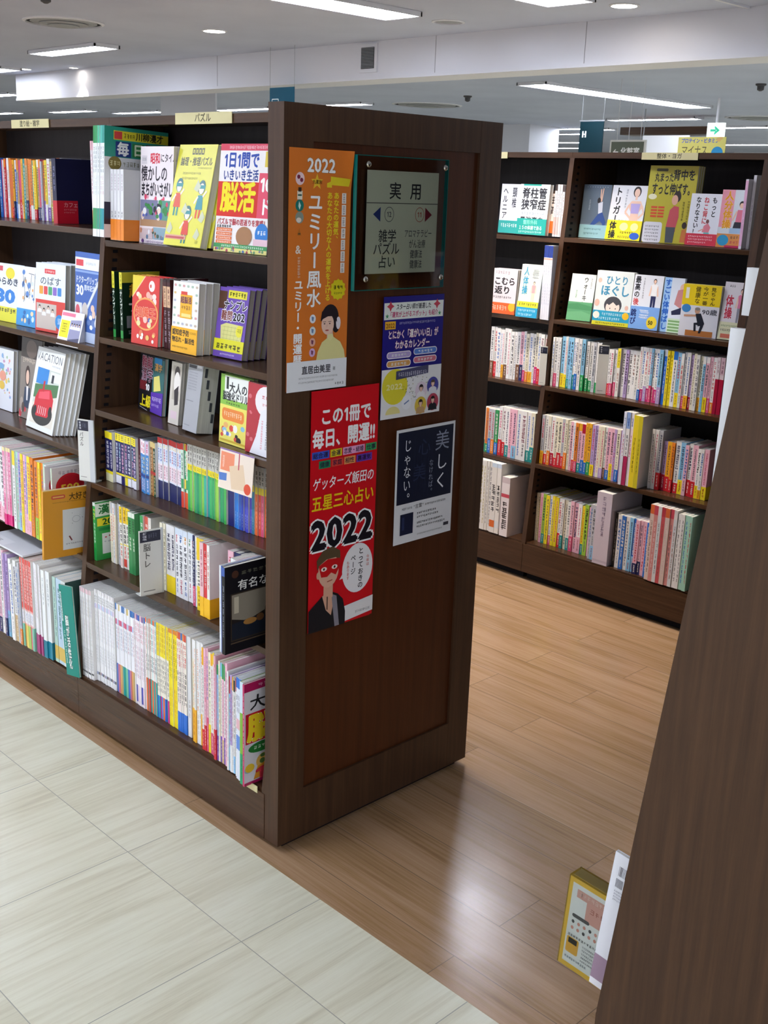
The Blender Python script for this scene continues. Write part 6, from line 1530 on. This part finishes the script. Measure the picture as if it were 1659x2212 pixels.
for k in range(4):
    A.rect(42, 178 + k * 13, 56, 7, '#7aa86a')
health(.13, .457, z, .085, .208, .012, 4, 4, '#c8d4e6', A, 'narrow blue stretching book with bold upright title')
A = Art(125, '#dfdfe6'); A.rect(0, 0, 100, 50, '#f0d21c'); A.rect(8, 8, 9, 26, '#e9e6d8'); A.txt('健康な', 40, 4, 14, '#5a4a14', .02, v=True, fit=42); A.txt('今が一番', 60, 4, 14, '#5a4a14', .02, v=True, fit=44); A.txt('見ちゃん', 80, 4, 14, '#5a4a14', .02, v=True, fit=44)
A.ell(14, 58, 12, 10, '#3f86c4'); A.txt('90歳', 56, 56, 15, '#4a4a54', .02, fit=40); A.rect(18, 110, 72, 14, '#b8743c'); A.ell(44, 62, 7, 8, '#c89a80'); A.ell(44, 58, 7, 4, '#8a8480'); A.line(42, 74, 10, 76, 5, '#c89a80'); A.poly([(40, 70), (54, 68), (66, 92), (50, 100)], '#1c1f2c'); A.poly([(50, 90), (66, 92), (62, 100), (44, 96), (46, 112), (40, 112), (38, 92)], '#1c1f2c'); A.poly([(56, 98), (64, 98), (58, 116), (52, 116)], '#1c1f2c')
health(.1, .352, z, .15, .193, .012, 3, 8, '#d6d6dd', A, 'white and yellow book with a squatting elderly athlete and 90', None, 2, 'white and yellow squatting athlete book')
A = Art(185, '#dcd5da'); A.ps(20, 8, 26, 8, 3, '#3a3a3a'); A.txt('体操', 30, 40, 34, '#c02a44', .03, v=True, fit=78); A.figure(78, 20, 118, SK, HR, '#d87a9a', '#8a8a96', 0)
health(.125, .2, z, .09, .212, .012, 6, 4, '#d8d0d6', A, 'pale exercise book with red upright title by the end post', (.31, '#dad8b4', Art(60).ps(8, 8, 84, 8, 12, '#6a8a5a').ps(8, 22, 84, 9, 12, '#2a2a2a').rect(12, 40, 72, 14, '#d0705a')))
root = empty('shop_card', (2.75, .64, 1.797))
p = PM(); p.box(-.001, -.11, 0, .001, .11, .082, '#e9e07a')
A = Art(37); A.txt('プロテイン・ビタミン', 6, 2, 9, '#4a6ad0', .03, fit=80); A.txt('マイナス', 8, 14, 20, '#5a5440', 0, fit=56); A.ell(84, 28, 12, 11, '#2f9ad0'); A.blobs(78, 2, 18, 8, 3, ['#e8c070'], 3, 5)
p.art(A, (-.001, .11, .082), (0, -1, 0), (0, 0, -1), (-1, 0, 0), .0022); p.build('card_face', M_MATTE, root)
p = PM(); p.box(0, -.03, 0, .06, .03, .002, '#d8d8d8'); p.build('stand', M_MATTE, root)
tag(root, 'yellow vitamin shop card peeping over the health bookcase top', 'card')
p = PM(); p.prism([(2.615, 0), (3.0, 0), (3.0, 1.797), (2.615, 1.797)], 'y', -.2, 1.9, '#3a2a20')
tag(p.build('display_unit', M_WOODV), 'dark unit standing back to back behind the health bookcase', 'bookcase')

# ---------------------------------------------------------------- close bookcase
def rc(lx, ly, lz):     # local shelf frame of the close bookcase -> world
    return (ly, -.965 - lx, lz)
def rc_book(o, lx, ly, lz, lean=0.0):
    o.rotation_euler = (0, math.radians(lean), -PI / 2)
    o.location = rc(lx, ly, lz)
A = Art(146, '#e9eaf0'); A.rect(0, 0, 100, 7, '#c9cbe0')
o = upright_book('health_magazine', .008, .306, .21, '#dcdde8', None, '#e6e7ee')
p = PM(); A = Art(146, '#e6e7ee')
for k in range(16):
    A.rect(7 + k * 1.15, 12, random.choice((.4, .7)), 10, '#2a2a34')
for k in range(7):
    A.rect(6 + k * 1.1, 25, .6, 9, '#6a6a74'); A.rect(16 + k * 1.1, 25, .6, 9, '#4a4a54')
for k in range(4):
    A.ps(6, 37 + k * 3, 20, 2, 14, '#8a8a98')
A.rect(0, 112, 100, 27, '#9c8296'); A.ps(14, 122, 3, 12, 3, '#d8c2d2', True); A.rect(0, 139, 100, 7, '#eceaf0')
p.art(A, (0, -.0004, .306), (1, 0, 0), (0, 0, -1), (0, -1, 0), .0021); p.build('barcode_print', M_PRINT, o)
# the back cover faces -x of the world: local -y side turned by -90 degrees
rc_book(o, -.043, .033, .1556, 5.5)
tag(o, 'white and mauve magazine with a barcode beside the close slanting side panel', 'magazine')
A = Art(100, '#eac23a')
A.rect(4, 5, 96, 90, '#e8ebe8'); A.rect(10, 10, 44, 9, '#d8a89a'); A.rect(22, 18, 42, 22, '#dcaa9c'); A.rect(52, 40, 24, 8, '#cfa094'); A.ps(12, 11, 36, 6, 8, '#e8d0c6'); A.ps(26, 22, 34, 7, 6, '#b06a5a'); A.ell(76, 24, 9, 10, '#7a5c3c'); A.ps(70, 18, 12, 12, 3, '#e6d8c0')
A.rrect(8, 38, 20, 4, 2, '#5a5a5a')
for k in range(9):
    for j in range(2):
        A.ell(10 + k * 6.6, 47 + j * 7, 1.7, 2, '#d89a8a' if (k + j) % 3 else '#4a4a4a', 8)
A.ps(6, 61, 44, 3, 14, '#5a5a5a'); A.rrect(6, 65, 14, 18, 2, '#e6b43a'); A.rect(8, 66, 10, 6, '#26221c')
for k in range(5):
    A.ps(24, 67 + k * 4, 34, 2.4, 18, '#6a6a72')
A.ps(6, 87, 26, 3, 10, '#7a8a96'); A.rect(62, 86, 12, 5, '#4a6a9a')
p = PM(); p.box(0, 0, 0, .205, .034, .204, '#eac23a'); p.box(.002, .006, .2, .203, .033, .2046, '#fbe08a')  # top slab paler than the box: overhead light painted into its colour
p.art(A, (0, 0, .204), (1, 0, 0), (0, 0, -1), (0, -1, 0), .00205, step=.000012)
o = p.build('boxed_book', M_PRINT)
rc_book(o, -.128, .046, .1476, 3.4)
p = PM(); p.box(-.0015, -.0015, -.001, .2065, .0355, .2065); p.build('plastic_film', M_ACRYL, o)
tag(o, 'yellow boxed book wrapped in clear film, sticking out past the close bookcase', 'book')
for i, (z0, h, ly, lx) in enumerate(((1.463, .072, .03, .108), (1.19, .252, .031, .092))):
    o = upright_book('health_magazine', .012, h, .14, '#eeeef2', None, '#eceef2'); rc_book(o, lx - .0, ly, z0 + .0006, 0)
    tag(o, ['short white pad edge showing past the close slanting panel, upper one', 'tall white magazine edge showing past the close slanting panel, lower one'][i], 'magazine')
for i, (c, c2, nm) in enumerate((('#e9e4d8', '#c83a4a', 'cream and red'), ('#8fb8d8', '#f0e6c0', 'sky blue'), ('#e6c84a', '#4a6a3a', 'yellow and green'), ('#e8e8ee', '#5a4a9a', 'white and violet'))):
    A = Art(140, c); A.rect(8, 10, 84, 30, c2); A.blobs(16, 54, 68, 60, 12, [c2, '#f0f0f0', '#d8a890'], 5, 11)
    o = face_book('health_book', .15, .21, .014, c, A)
    ly = .62 + i * .34
    z0 = 1.19
    le = math.radians(6); o.rotation_euler = (0, le, -PI / 2); o.location = rc(.135, ly, z0 + .003)
    tag(o, f'{nm} book on the close bookcase, mirrored in the acrylic sign', 'book')
